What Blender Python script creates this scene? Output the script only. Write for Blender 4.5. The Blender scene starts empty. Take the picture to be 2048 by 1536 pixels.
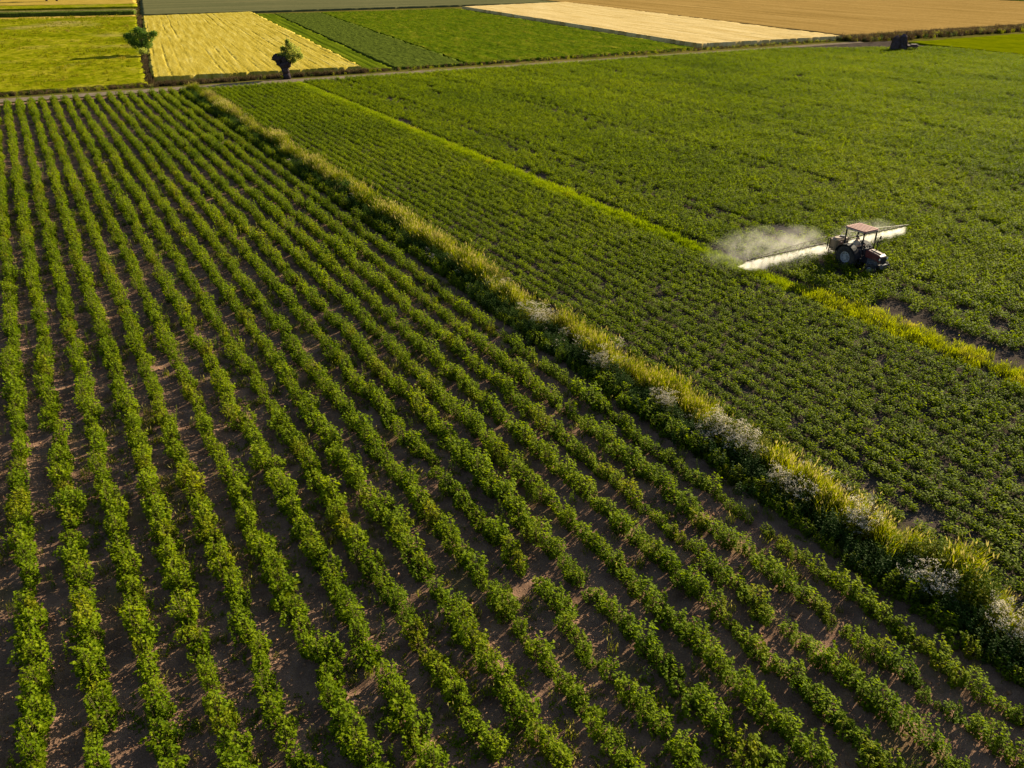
import bpy, math, random
import numpy as np
from mathutils import Vector, Matrix

random.seed(7)
rng = np.random.default_rng(7)
PI = math.pi

# ------------------------------------------------------------------ camera, light, exposure
scene = bpy.context.scene
COL = scene.collection
CAM_H = 17.0
PITCH = math.radians(27.672)
F_PX = 1640.0
cam = bpy.data.cameras.new('camera')
cam.sensor_width = 36.0
cam.lens = F_PX / 2048.0 * 36.0
cam.clip_start = 0.5
cam.clip_end = 8000.0
camo = bpy.data.objects.new('camera', cam)
COL.objects.link(camo)
camo.location = (0, 0, CAM_H)
camo.rotation_euler = (PI / 2 - PITCH, 0, 0)
scene.camera = camo

SUN_EL = 20.0
SUN_AZ = 46.0                      # clockwise from +Y
world = bpy.data.worlds.new('World')
scene.world = world
world.use_nodes = True
wn = world.node_tree
wn.nodes.clear()
sky = wn.nodes.new('ShaderNodeTexSky')
sky.sky_type = 'NISHITA'
sky.sun_disc = False
sky.sun_elevation = math.radians(SUN_EL)
sky.sun_rotation = math.radians(SUN_AZ)
bg = wn.nodes.new('ShaderNodeBackground')
bg.inputs['Strength'].default_value = 0.05
wo = wn.nodes.new('ShaderNodeOutputWorld')
wn.links.new(sky.outputs[0], bg.inputs[0])
wn.links.new(bg.outputs[0], wo.inputs[0])
sl = bpy.data.lights.new('sun', 'SUN')
sl.energy = 5.0
sl.angle = math.radians(0.5)
sl.color = (1.0, 0.865, 0.60)
so = bpy.data.objects.new('sun', sl)
COL.objects.link(so)
sd = Vector((math.sin(math.radians(SUN_AZ)) * math.cos(math.radians(SUN_EL)),
             math.cos(math.radians(SUN_AZ)) * math.cos(math.radians(SUN_EL)), math.sin(math.radians(SUN_EL))))
so.rotation_euler = sd.to_track_quat('Z', 'Y').to_euler()
so.location = sd * 60
scene.view_settings.view_transform = 'Standard'
scene.view_settings.look = 'None'
scene.view_settings.exposure = 1.6
scene.view_settings.gamma = 1.0
scene.view_settings.use_curve_mapping = False
scene.cycles.max_bounces = 8
scene.cycles.volume_bounces = 4
scene.cycles.transparent_max_bounces = 24
scene.cycles.volume_step_rate = 1.0

# ------------------------------------------------------------------ the land's own axes: s across the crop rows, t along them
RA = math.radians(29.647)
NV = np.array([math.cos(RA), math.sin(RA)])
RV = np.array([-math.sin(RA), math.cos(RA)])
def W(s, t, z=0.0):
    return (NV[0] * s + RV[0] * t, NV[1] * s + RV[1] * t, z)
def Wa(s, t):
    return NV[0] * s + RV[0] * t, NV[1] * s + RV[1] * t
CP, SP = math.cos(PITCH), math.sin(PITCH)
def in_view(s, t, z=0.4, mx=0.08, my=0.06):
    x, y = Wa(s, t)
    zc = y * CP + (CAM_H - z) * SP
    u = F_PX * x / zc / 2048.0
    v = -F_PX * (y * SP - (CAM_H - z) * CP) / zc / 1536.0
    return (np.abs(u) < 0.5 + mx) & (np.abs(v) < 0.5 + my), zc

# smooth value noise in numpy
def _hash(ix, iy, seed):
    h = (ix.astype(np.int64) * 374761393 + iy.astype(np.int64) * 668265263 + seed * 1442695041) & 0x7fffffff
    h = ((h ^ (h >> 13)) * 1274126177) & 0x7fffffff
    return ((h ^ (h >> 16)) & 0xffff) / 65535.0
def vnoise(x, y, seed=0):
    x = np.asarray(x, float); y = np.asarray(y, float)
    ix = np.floor(x); iy = np.floor(y)
    fx = x - ix; fy = y - iy
    fx = fx * fx * (3 - 2 * fx); fy = fy * fy * (3 - 2 * fy)
    a = _hash(ix, iy, seed); b = _hash(ix + 1, iy, seed)
    c = _hash(ix, iy + 1, seed); d = _hash(ix + 1, iy + 1, seed)
    return (a * (1 - fx) + b * fx) * (1 - fy) + (c * (1 - fx) + d * fx) * fy
def fnoise(x, y, seed=0, oct=3):
    r = 0; a = 1; n = 0
    for k in range(oct):
        r = r + a * vnoise(x * 2 ** k, y * 2 ** k, seed + k * 17); n += a; a *= 0.5
    return r / n

# ------------------------------------------------------------------ materials
def new_mat(name):
    m = bpy.data.materials.new(name)
    m.use_nodes = True
    nt = m.node_tree
    nt.nodes.clear()
    return m, nt
def N(nt, t, **kw):
    n = nt.nodes.new(t)
    for k, v in kw.items():
        if k in n.inputs.keys(): n.inputs[k].default_value = v
        else: setattr(n, k, v)
    return n
def ramp(nt, fac, stops):
    r = nt.nodes.new('ShaderNodeValToRGB')
    while len(r.color_ramp.elements) < len(stops): r.color_ramp.elements.new(0.5)
    for e, (p, c) in zip(r.color_ramp.elements, stops):
        e.position = p; e.color = (*c, 1)
    nt.links.new(fac, r.inputs[0])
    return r.outputs[0]
def math_n(nt, op, a, b=None, clamp=False):
    n = nt.nodes.new('ShaderNodeMath'); n.operation = op; n.use_clamp = clamp
    for i, v in enumerate((a, b)):
        if v is None: continue
        if isinstance(v, (int, float)): n.inputs[i].default_value = v
        else: nt.links.new(v, n.inputs[i])
    return n.outputs[0]
def mixc(nt, fac, a, b):
    n = nt.nodes.new('ShaderNodeMix'); n.data_type = 'RGBA'
    for i, v in ((0, fac), (6, a), (7, b)):
        if isinstance(v, (int, float)): n.inputs[i].default_value = v
        elif isinstance(v, tuple): n.inputs[i].default_value = (*v, 1)
        else: nt.links.new(v, n.inputs[i])
    return n.outputs[2]
def noise(nt, vec, scale, detail=3, rough=0.5, dim='3D'):
    n = nt.nodes.new('ShaderNodeTexNoise'); n.noise_dimensions = dim
    n.inputs['Scale'].default_value = scale; n.inputs['Detail'].default_value = detail
    n.inputs['Roughness'].default_value = rough
    if vec is not None: nt.links.new(vec, n.inputs['Vector'])
    return n.outputs['Fac']

def foliage(name, dark, mid, light, odd=None, odd_amt=0.0, odd_scale=0.25, trans=0.45, patch=0.12, rough=0.7, spec=0.05):
    """leaf skin: colour differs leaf to leaf, plant to plant and in broad patches over the land"""
    m, nt = new_mat(name)
    geo = N(nt, 'ShaderNodeNewGeometry'); oi = N(nt, 'ShaderNodeObjectInfo')
    at = N(nt, 'ShaderNodeAttribute', attribute_name='tint')
    nz = noise(nt, geo.outputs['Position'], patch, 3)
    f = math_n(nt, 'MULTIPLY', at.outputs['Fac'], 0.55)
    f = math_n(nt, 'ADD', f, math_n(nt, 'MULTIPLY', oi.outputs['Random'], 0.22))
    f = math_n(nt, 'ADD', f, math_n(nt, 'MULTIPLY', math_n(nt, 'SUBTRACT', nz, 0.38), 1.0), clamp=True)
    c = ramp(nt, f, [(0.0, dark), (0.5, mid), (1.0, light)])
    if odd:
        n2 = noise(nt, geo.outputs['Position'], odd_scale, 4, 0.6)
        k = math_n(nt, 'MULTIPLY', math_n(nt, 'SUBTRACT', n2, 0.56), 9.0, clamp=True)
        k = math_n(nt, 'MULTIPLY', k, odd_amt)
        k = math_n(nt, 'MULTIPLY', k, math_n(nt, 'ADD', at.outputs['Fac'], 0.25), clamp=True)
        c = mixc(nt, k, c, odd)
    p = N(nt, 'ShaderNodeBsdfPrincipled', Roughness=rough)
    p.inputs['Specular IOR Level'].default_value = spec
    nt.links.new(c, p.inputs['Base Color'])
    tr = N(nt, 'ShaderNodeBsdfTranslucent')
    hs = N(nt, 'ShaderNodeHueSaturation', Saturation=1.1, Value=1.5, Hue=0.493)
    nt.links.new(c, hs.inputs['Color']); nt.links.new(hs.outputs[0], tr.inputs['Color'])
    mx = N(nt, 'ShaderNodeMixShader'); mx.inputs[0].default_value = trans
    nt.links.new(p.outputs[0], mx.inputs[1]); nt.links.new(tr.outputs[0], mx.inputs[2])
    o = N(nt, 'ShaderNodeOutputMaterial'); nt.links.new(mx.outputs[0], o.inputs[0])
    return m

def ground_mat(name, stops, scale=0.6, fine=14.0, bump=0.3, bump_d=0.05, stretch=None, rough=0.95, fine_amt=0.5, patches=None):
    """earth or far crop: colour by noise; stretch = (x, y) scale on the field's own metre coordinates (UV)"""
    m, nt = new_mat(name)
    if stretch:
        uv = N(nt, 'ShaderNodeUVMap'); mp = N(nt, 'ShaderNodeMapping')
        mp.inputs['Scale'].default_value = (stretch[0], stretch[1], 1)
        nt.links.new(uv.outputs[0], mp.inputs[0]); vec = mp.outputs[0]
        raw = uv.outputs[0]
    else:
        geo = N(nt, 'ShaderNodeNewGeometry'); vec = raw = geo.outputs['Position']
    a = noise(nt, vec, scale, 5, 0.6)
    b = noise(nt, raw, fine, 4, 0.65)
    f = math_n(nt, 'ADD', a, math_n(nt, 'MULTIPLY', math_n(nt, 'SUBTRACT', b, 0.5), fine_amt), clamp=True)
    c = ramp(nt, f, stops)
    if patches:
        sc, col, thr = patches
        n3 = noise(nt, raw, sc, 3, 0.6)
        k = math_n(nt, 'MULTIPLY', math_n(nt, 'SUBTRACT', n3, thr), 7.0, clamp=True)
        c = mixc(nt, math_n(nt, 'MULTIPLY', k, 0.8), c, col)
    p = N(nt, 'ShaderNodeBsdfPrincipled', Roughness=rough)
    p.inputs['Specular IOR Level'].default_value = 0.0
    nt.links.new(c, p.inputs['Base Color'])
    bp = N(nt, 'ShaderNodeBump', Strength=bump, Distance=bump_d)
    hh = math_n(nt, 'ADD', math_n(nt, 'MULTIPLY', a, 0.6), b)
    nt.links.new(hh, bp.inputs['Height']); nt.links.new(bp.outputs[0], p.inputs['Normal'])
    o = N(nt, 'ShaderNodeOutputMaterial'); nt.links.new(p.outputs[0], o.inputs[0])
    return m

def paint(name, col, rough=0.45, metal=0.0, dirt=0.25, spec=0.5, dirt_col=(0.16, 0.12, 0.08)):
    m, nt = new_mat(name)
    tc = N(nt, 'ShaderNodeTexCoord')
    a = noise(nt, tc.outputs['Object'], 5.0, 5, 0.65)
    k = math_n(nt, 'MULTIPLY', math_n(nt, 'SUBTRACT', a, 0.42), 4.0, clamp=True)
    c = mixc(nt, math_n(nt, 'MULTIPLY', k, dirt), col, dirt_col)
    p = N(nt, 'ShaderNodeBsdfPrincipled', Metallic=metal)
    p.inputs['Specular IOR Level'].default_value = spec
    nt.links.new(c, p.inputs['Base Color'])
    r = math_n(nt, 'ADD', math_n(nt, 'MULTIPLY', a, 0.25), rough - 0.1, clamp=True)
    nt.links.new(r, p.inputs['Roughness'])
    o = N(nt, 'ShaderNodeOutputMaterial'); nt.links.new(p.outputs[0], o.inputs[0])
    return m

M = {}
M['bush'] = foliage('soft_fruit_leaf', (0.0326, 0.0648, 0.0010), (0.1021, 0.1551, 0.0021), (0.1954, 0.2372, 0.0042), odd=(0.2606, 0.1968, 0.0104), odd_amt=0.38, odd_scale=0.6)
M['stem'] = foliage('plant_stem', (0.06, 0.05, 0.02), (0.09, 0.08, 0.03), (0.13, 0.10, 0.04), trans=0.0)
M['potato'] = foliage('potato_leaf', (0.0323, 0.0583, 0.0010), (0.0967, 0.1391, 0.0031), (0.1734, 0.2131, 0.0052), odd=(0.1916, 0.2131, 0.0062), odd_amt=0.35, odd_scale=0.045, patch=0.05, trans=0.45)
M['grass'] = foliage('tall_grass', (0.0472, 0.0670, 0.0033), (0.1240, 0.1436, 0.0055), (0.2244, 0.2251, 0.0110), odd=(0.2362, 0.1947, 0.0275), odd_amt=0.5, odd_scale=0.35, trans=0.5, patch=0.3)
M['dry'] = foliage('dry_grass', (0.1105, 0.0900, 0.0270), (0.1870, 0.1600, 0.0450), (0.3060, 0.2700, 0.0990), trans=0.4)
M['weed'] = foliage('weed_leaf', (0.015, 0.035, 0.006), (0.035, 0.07, 0.010), (0.08, 0.12, 0.02), trans=0.4)
M['strip'] = foliage('short_grass', (0.0552, 0.0918, 0.0033), (0.1270, 0.1775, 0.0055), (0.2098, 0.2570, 0.0099), odd=(0.2429, 0.2326, 0.0220), odd_amt=0.6, odd_scale=0.3, trans=0.45)
M['strip_yellow'] = foliage('yellowing_grass', (0.0750, 0.0945, 0.0070), (0.1583, 0.1836, 0.0117), (0.2499, 0.2729, 0.0234), odd=(0.2749, 0.2309, 0.0468), odd_amt=0.7, odd_scale=0.5, trans=0.45)
M['flower'] = foliage('white_petal', (0.3510, 0.3105, 0.2295), (0.5400, 0.4860, 0.3780), (0.7425, 0.6750, 0.5400), trans=0.35)
M['poppy'] = foliage('red_petal', (0.4, 0.03, 0.01), (0.55, 0.05, 0.015), (0.6, 0.12, 0.03), trans=0.35)
M['brown_weed'] = foliage('brown_weed', (0.035, 0.026, 0.012), (0.08, 0.055, 0.025), (0.14, 0.10, 0.045), trans=0.2)
M['tree'] = foliage('dark_tree_leaf', (0.0460, 0.0868, 0.0185), (0.1013, 0.1738, 0.0278), (0.2071, 0.2896, 0.0435), trans=0.3)
M['willow'] = foliage('willow_leaf', (0.1294, 0.1552, 0.0336), (0.2587, 0.2975, 0.0673), (0.5175, 0.5175, 0.1121), trans=0.6)
M['meadow_tuft'] = foliage('meadow_tuft', (0.0625, 0.0780, 0.0024), (0.1375, 0.1430, 0.0036), (0.2250, 0.1950, 0.0096), odd=(0.2750, 0.1950, 0.0480), odd_amt=0.8, odd_scale=0.08, trans=0.35)
M['bark'] = ground_mat('bark', [(0.3, (0.030, 0.022, 0.026)), (0.6, (0.055, 0.042, 0.046)), (0.8, (0.09, 0.07, 0.07))], 3.0, 20, 0.6, 0.05)
M['soil'] = ground_mat('field_soil', [(0.25, (0.1093, 0.0642, 0.0442)), (0.5, (0.1927, 0.1162, 0.0785)), (0.75, (0.3211, 0.1938, 0.1247))], 1.3, 22.0, 0.9, 0.05, patches=(0.35, (0.1411, 0.1108, 0.0370), 0.57))
M['potato_soil'] = ground_mat('potato_soil', [(0.3, (0.0372, 0.0297, 0.0252)), (0.6, (0.0743, 0.0580, 0.0475)), (0.8, (0.1114, 0.0891, 0.0705))], 1.0, 18.0, 0.8, 0.05)
M['land'] = ground_mat('open_land', [(0.3, (0.0540, 0.0540, 0.0090)), (0.5, (0.0900, 0.0810, 0.0162)), (0.7, (0.1350, 0.1080, 0.0315))], 0.05, 2.0, 0.4, 0.08)
M['track'] = ground_mat('farm_track', [(0.3, (0.1053, 0.0810, 0.0567)), (0.55, (0.1701, 0.1336, 0.0972)), (0.8, (0.2349, 0.1863, 0.1377))], 0.7, 7.0, 0.3, 0.04, patches=(0.25, (0.1053, 0.1053, 0.0324), 0.60))
M['clod'] = ground_mat('soil_clod', [(0.3, (0.1825, 0.0950, 0.0520)), (0.7, (0.4212, 0.2323, 0.1280))], 4.0, 30.0, 0.3, 0.02)

# ------------------------------------------------------------------ mesh helpers
def tag(o, label=None, cat=None, group=None, kind=None):
    if label: o['label'] = label
    if cat: o['category'] = cat
    if group: o['group'] = group
    if kind: o['kind'] = kind
    return o
def mesh_np(name, verts, faces, mats, tint=None, midx=None, uv=None, smooth=False):
    me = bpy.data.meshes.new(name)
    verts = np.asarray(verts, np.float32); faces = np.asarray(faces, np.int32)
    k = faces.shape[1]
    me.vertices.add(len(verts)); me.vertices.foreach_set('co', verts.ravel())
    me.loops.add(faces.size); me.loops.foreach_set('vertex_index', faces.ravel())
    me.polygons.add(len(faces))
    me.polygons.foreach_set('loop_start', np.arange(0, faces.size, k, dtype=np.int32))
    for m in (mats if isinstance(mats, (list, tuple)) else [mats]): me.materials.append(m)
    if midx is not None: me.polygons.foreach_set('material_index', np.asarray(midx, np.int32))
    me.update(calc_edges=True)
    if tint is not None:
        a = me.attributes.new('tint', 'FLOAT', 'POINT'); a.data.foreach_set('value', np.asarray(tint, np.float32))
    if uv is not None:
        l = me.uv_layers.new(name='UVMap'); l.data.foreach_set('uv', np.asarray(uv, np.float32)[faces.ravel()].ravel())
    if smooth: me.polygons.foreach_set('use_smooth', np.ones(len(faces), bool))
    me.validate(); me.update()
    return me
def link(name, me, parent=None, loc=None):
    o = bpy.data.objects.new(name, me); COL.objects.link(o)
    if parent: o.parent = parent
    if loc is not None: o.location = loc
    return o
def empty(name, loc=(0, 0, 0), rz=0.0):
    o = bpy.data.objects.new(name, None); COL.objects.link(o)
    o.empty_display_size = 0.3; o.location = loc; o.rotation_euler = (0, 0, rz)
    return o

SUNH = np.array([sd.x, sd.y, 0.0])
class Leaves:
    """collects small bent leaves, blades and stems as triangles"""
    def __init__(self): self.v = []; self.f = []; self.t = []; self.m = []
    def leaf(self, p, d, nrm, L, w, tint, fold=0.18, mat=0):
        p = np.asarray(p, float); d = np.asarray(d, float); d = d / (np.linalg.norm(d) + 1e-9)
        side = np.cross(nrm, d); side = side / (np.linalg.norm(side) + 1e-9)
        up = np.cross(d, side)
        b = len(self.v)
        mid = p + d * L * 0.45
        self.v += [p, mid + side * w * 0.5 + up * fold * w, p + d * L - up * 0.12 * L, mid - side * w * 0.5 + up * fold * w]
        self.f += [(b, b + 1, b + 2), (b, b + 2, b + 3)]
        self.t += [tint] * 4; self.m += [mat] * 2
    def blade(self, p, tip, w, tint, sag=0.25, mat=0, side=None):
        p = np.asarray(p, float); tip = np.asarray(tip, float)
        d = tip - p
        if side is None:
            a = random.random() * 2 * PI; side = np.array([math.cos(a), math.sin(a), 0])
        m = p + d * 0.6 + np.array([-d[0], -d[1], 0]) * sag + np.array([0, 0, abs(d[2]) * 0.12])
        b = len(self.v)
        self.v += [p - side * w / 2, p + side * w / 2, m + side * w * 0.4, m - side * w * 0.4, tip]
        self.f += [(b, b + 1, b + 2), (b, b + 2, b + 3), (b + 3, b + 2, b + 4)]
        self.t += [tint] * 5; self.m += [mat] * 3
    def stem(self, p, q, r, tint, mat=0):
        p = np.asarray(p, float); q = np.asarray(q, float)
        b = len(self.v)
        for c, rr in ((p, r), (q, r * 0.5)):
            for k in range(3):
                a = k * 2 * PI / 3
                self.v.append(c + np.array([math.cos(a) * rr, math.sin(a) * rr, 0])); self.t.append(tint)
        for k in range(3):
            k2 = (k + 1) % 3
            self.f += [(b + k, b + k2, b + 3 + k2), (b + k, b + 3 + k2, b + 3 + k)]; self.m += [mat] * 2
    def mesh(self, name, mats):
        return mesh_np(name, self.v, self.f, mats, self.t, self.m)

def rdir(zb=0.0):
    a = random.random() * 2 * PI; z = random.uniform(-0.6, 1.0) + zb
    v = np.array([math.cos(a), math.sin(a), z]); return v / np.linalg.norm(v)

def bush_mesh(name, R=0.37, Hh=0.68, shoots=11, per=18, L=0.092):
    """upright leafy bush: shoots lean out from one crown and carry leaves along their length"""
    q = Leaves()
    for i in range(shoots):
        a = i * 2.4 + random.uniform(-0.5, 0.5)
        lean = random.uniform(0.1, 1.0) * R
        h = Hh * random.uniform(0.62, 1.08) * (1.0 - 0.35 * lean / R)
        base = np.array([math.cos(a) * 0.05, math.sin(a) * 0.05, 0])
        top = np.array([math.cos(a) * lean, math.sin(a) * lean, h])
        q.stem(base, top, 0.008, 0.5, 1)
        for k in range(per):
            f = 0.18 + 0.82 * (k + random.random()) / per
            bend = np.array([math.cos(a), math.sin(a), 0]) * 0.10 * math.sin(f * PI)
            p = base + (top - base) * f + bend + np.random.default_rng(random.randrange(1 << 30)).normal(0, 0.022, 3)
            b = a + random.uniform(-2.2, 2.2)
            d = np.array([math.cos(b), math.sin(b), random.uniform(-0.35, 0.55)])
            nr = np.array([random.uniform(-0.6, 0.6), random.uniform(-0.6, 0.6), 1.0]) + SUNH * 0.55
            l = L * random.uniform(0.65, 1.25)
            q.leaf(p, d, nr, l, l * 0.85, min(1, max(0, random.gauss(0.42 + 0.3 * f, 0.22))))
    return q.mesh(name, [M['bush'], M['stem']])

def potato_mesh(name, R=0.34, Hh=0.46, stems=12, per=11, L=0.105):
    """low domed plant with compound leaves"""
    q = Leaves()
    for i in range(stems):
        a = i * 2.4 + random.uniform(-0.4, 0.4)
        r = R * math.sqrt((i + 0.5) / stems)
        h = Hh * math.sqrt(max(0.10, 1.0 - (r / R) ** 2 * 0.92)) * random.uniform(0.82, 1.12)
        top = np.array([math.cos(a) * r, math.sin(a) * r, h]); base = top * np.array([0.2, 0.2, 0])
        q.stem(base, top, 0.007, 0.6, 0)
        for k in range(per):
            f = 0.35 + 0.65 * (k + random.random()) / per
            p = base + (top - base) * f + np.array([random.gauss(0, 0.045), random.gauss(0, 0.045), random.gauss(0, 0.02)])
            b = a + random.uniform(-2.5, 2.5)
            d = np.array([math.cos(b), math.sin(b), random.uniform(-0.3, 0.35)])
            nr = np.array([random.uniform(-0.5, 0.5), random.uniform(-0.5, 0.5), 1.0]) + SUNH * 0.6
            l = L * random.uniform(0.7, 1.3)
            q.leaf(p, d, nr, l, l * 0.75, min(1, max(0, random.gauss(0.30 + 0.35 * f, 0.2))))  # tint rises up the stem, so lit tops are partly painted in
    return q.mesh(name, [M['potato']])

def grass_mesh(name, mat, Hh=0.9, R=0.28, n=34, w=0.016, heads=0.3, dry=None):
    q = Leaves()
    for i in range(n):
        a = random.random() * 2 * PI; r = R * math.sqrt(random.random())
        p = np.array([math.cos(a) * r, math.sin(a) * r, 0])
        h = Hh * random.uniform(0.45, 1.0)
        b = random.random() * 2 * PI; ln = h * random.uniform(0.08, 0.45)
        tip = p + np.array([math.cos(b) * ln, math.sin(b) * ln, h])
        q.blade(p, tip, w * random.uniform(0.7, 1.4), random.random(), mat=0)
        if random.random() < heads:
            q.leaf(tip - np.array([0, 0, 0.03]), np.array([0.2, 0.1, 1]), rdir(), 0.15, 0.035, random.uniform(0.7, 1), mat=1 if dry else 0)
    return q.mesh(name, [mat, dry or mat])

def weed_mesh(name, mat, Hh=0.8, n=5, per=14, L=0.13, R=0.25):
    """upright leafy weed such as nettle: spire stems with long leaves"""
    q = Leaves()
    for i in range(n):
        a = random.random() * 2 * PI; r = R * math.sqrt(random.random())
        base = np.array([math.cos(a) * r, math.sin(a) * r, 0]); h = Hh * random.uniform(0.6, 1.05)
        top = base + np.array([random.gauss(0, 0.08), random.gauss(0, 0.08), h])
        q.stem(base, top, 0.008, 0.6)
        for k in range(per):
            f = 0.15 + 0.85 * k / per
            b = k * 2.4
            d = np.array([math.cos(b), math.sin(b), random.uniform(0.0, 0.7)])
            q.leaf(base + (top - base) * f, d, np.array([0, 0, 1.0]), L * (1.15 - 0.7 * f) * random.uniform(0.8, 1.2), L * 0.38, random.uniform(0.2, 0.9))
    return q.mesh(name, [mat])

def umbel_mesh(name, Hh=0.95, n=9, R=0.3, mat='flower'):
    """stems branching into flat heads of small white flowers"""
    q = Leaves()
    for i in range(n):
        a = random.random() * 2 * PI; r = R * math.sqrt(random.random())
        base = np.array([math.cos(a) * r, math.sin(a) * r, 0]); h = Hh * random.uniform(0.6, 1.0)
        top = base + np.array([random.gauss(0, 0.07), random.gauss(0, 0.07), h])
        q.stem(base, top, 0.007, 0.6, 1)
        for k in range(6):
            b = random.random() * 6.3
            q.leaf(base + (top - base) * random.uniform(0.1, 0.8), (math.cos(b), math.sin(b), 0.4), np.array([0, 0, 1.]), 0.16, 0.05, random.random(), mat=1)
        for k in range(random.randint(2, 4)):
            c = top + np.array([random.gauss(0, 0.07), random.gauss(0, 0.07), random.uniform(-0.1, 0.05)])
            for j in range(5):
                b = random.random() * 6.3; rr = 0.04 * math.sqrt(random.random())
                q.leaf(c + np.array([math.cos(b) * rr, math.sin(b) * rr, random.gauss(0, 0.01)]), (math.cos(b), math.sin(b), 0.1), np.array([0.2, 0, 1.]), 0.035, 0.03, random.random(), mat=0)
    return q.mesh(name, [M[mat], M['grass']])

def clod_mesh(name, r=1.0):
    v = []
    for z, rr in ((-0.3, 0.8), (0.25, 0.95)):
        for k in range(5):
            a = k * 2 * PI / 5 + z
            v.append((math.cos(a) * rr * random.uniform(0.7, 1.15), math.sin(a) * rr * random.uniform(0.7, 1.15), z + random.uniform(-0.15, 0.15)))
    v.append((0.05, 0.02, 0.75))
    f = []
    for k in range(5):
        k2 = (k + 1) % 5
        f += [(k, k2, 5 + k2), (k, 5 + k2, 5 + k), (5 + k, 5 + k2, 10)]
    return mesh_np(name, np.array(v) * r, f, M['clod'])

# ---- scatter: one object whose geometry nodes set plants on its own points
def variants(name, meshes):
    c = bpy.data.collections.new(name)
    for me in meshes:
        c.objects.link(bpy.data.objects.new(me.name, me))
    return c
def scatter(name, coll, pts, rot, scl, idx, label=None, cat=None):
    me = bpy.data.meshes.new(name)
    n = len(pts)
    me.vertices.add(n); me.vertices.foreach_set('co', np.asarray(pts, np.float32).ravel())
    for nm, ty, key, arr in (('rot', 'FLOAT_VECTOR', 'vector', rot), ('scl', 'FLOAT_VECTOR', 'vector', scl), ('idx', 'INT', 'value', idx)):
        a = me.attributes.new(nm, ty, 'POINT')
        a.data.foreach_set(key, np.asarray(arr, np.int32 if ty == 'INT' else np.float32).ravel())
    me.update()
    o = link(name, me)
    ng = bpy.data.node_groups.new(name + '_nodes', 'GeometryNodeTree')
    ng.interface.new_socket('Geometry', in_out='INPUT', socket_type='NodeSocketGeometry')
    ng.interface.new_socket('Geometry', in_out='OUTPUT', socket_type='NodeSocketGeometry')
    gi = ng.nodes.new('NodeGroupInput'); go = ng.nodes.new('NodeGroupOutput')
    m2p = ng.nodes.new('GeometryNodeMeshToPoints')
    ci = ng.nodes.new('GeometryNodeCollectionInfo'); ci.inputs['Collection'].default_value = coll
    ci.inputs['Separate Children'].default_value = True; ci.inputs['Reset Children'].default_value = True
    iop = ng.nodes.new('GeometryNodeInstanceOnPoints'); iop.inputs['Pick Instance'].default_value = True
    def na(nm, ty):
        x = ng.nodes.new('GeometryNodeInputNamedAttribute'); x.data_type = ty; x.inputs['Name'].default_value = nm
        return x.outputs['Attribute']
    e2r = ng.nodes.new('FunctionNodeEulerToRotation')
    L = ng.links.new
    L(gi.outputs[0], m2p.inputs['Mesh']); L(m2p.outputs[0], iop.inputs['Points']); L(ci.outputs[0], iop.inputs['Instance'])
    L(na('idx', 'INT'), iop.inputs['Instance Index']); L(na('rot', 'FLOAT_VECTOR'), e2r.inputs[0]); L(e2r.outputs[0], iop.inputs['Rotation'])
    L(na('scl', 'FLOAT_VECTOR'), iop.inputs['Scale']); L(iop.outputs[0], go.inputs[0])
    md = o.modifiers.new('scatter', 'NODES'); md.node_group = ng
    tag(o, label, cat, kind='stuff')
    return o
def place(name, meshes, s, t, z, sc, label, cat, tilt=0.12, zs=None, spin=PI):
    n = len(s)
    x, y = Wa(s, t)
    pts = np.stack([x, y, z * np.ones(n)], 1)
    rot = np.stack([rng.normal(0, tilt, n), rng.normal(0, tilt, n), rng.uniform(-spin, spin, n)], 1)
    zs = 1.0 if zs is None else zs
    scl = np.stack([sc * np.ones(n), sc * np.ones(n), sc * zs * np.ones(n)], 1)
    return scatter(name, variants(name + '_kinds', meshes), pts, rot, scl, rng.integers(0, len(meshes), n), label, cat)

# ------------------------------------------------------------------ THE LAND
def sheet(name, corners, nu, nv, hfun, mat, z0=0.0, skirt=True, zskirt=0.0, label=None, cat=None, kind='stuff'):
    """a crop or ground surface over a four-sided piece of land given by (s, t) corners A, B, C, D; A-B is the near edge"""
    A, B, Cc, D = [np.array(c, float) for c in corners]
    u = np.linspace(0, 1, nu + 1)[None, :, None]; v = np.linspace(0, 1, nv + 1)[:, None, None]
    P = (A * (1 - u) + B * u) * (1 - v) + (D * (1 - u) + Cc * u) * v
    s = P[..., 0]; t = P[..., 1]
    wu = np.linalg.norm(B - A); U = np.broadcast_to(u[..., 0] * wu, s.shape)
    if skirt:        # ragged crop margin: the border vertices wander a little
        js = (fnoise(s * 0.5, t * 0.5, 5) - 0.5) * 1.8; jt = (fnoise(s * 0.5, t * 0.5, 9) - 0.5) * 1.6
        edge = np.zeros(s.shape, bool); edge[0] = edge[-1] = True; edge[:, 0] = edge[:, -1] = True
        s = np.where(edge, s + js, s); t = np.where(edge, t + jt, t)
    h = z0 + hfun(s, t, U)
    x, y = Wa(s, t)
    verts = np.stack([x, y, h], -1).reshape(-1, 3)
    uv = np.stack([U + s * 0.0, t], -1).reshape(-1, 2)
    idx = np.arange((nu + 1) * (nv + 1)).reshape(nv + 1, nu + 1)
    f = np.stack([idx[:-1, :-1], idx[:-1, 1:], idx[1:, 1:], idx[1:, :-1]], -1).reshape(-1, 4)
    if skirt:
        loop = np.concatenate([idx[0, :-1], idx[:-1, -1], idx[-1, :0:-1], idx[:0:-1, 0]])
        low = verts[loop].copy(); low[:, 2] = zskirt
        base = len(verts); verts = np.concatenate([verts, low]); uv = np.concatenate([uv, uv[loop]])
        m = len(loop); k = np.arange(m); k2 = (k + 1) % m
        f = np.concatenate([f, np.stack([loop[k2], loop[k], base + k, base + k2], -1)])
    o = link(name, mesh_np(name, verts, f, mat, uv=uv, smooth=False))
    tag(o, label, cat, kind=kind)
    return o

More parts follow.
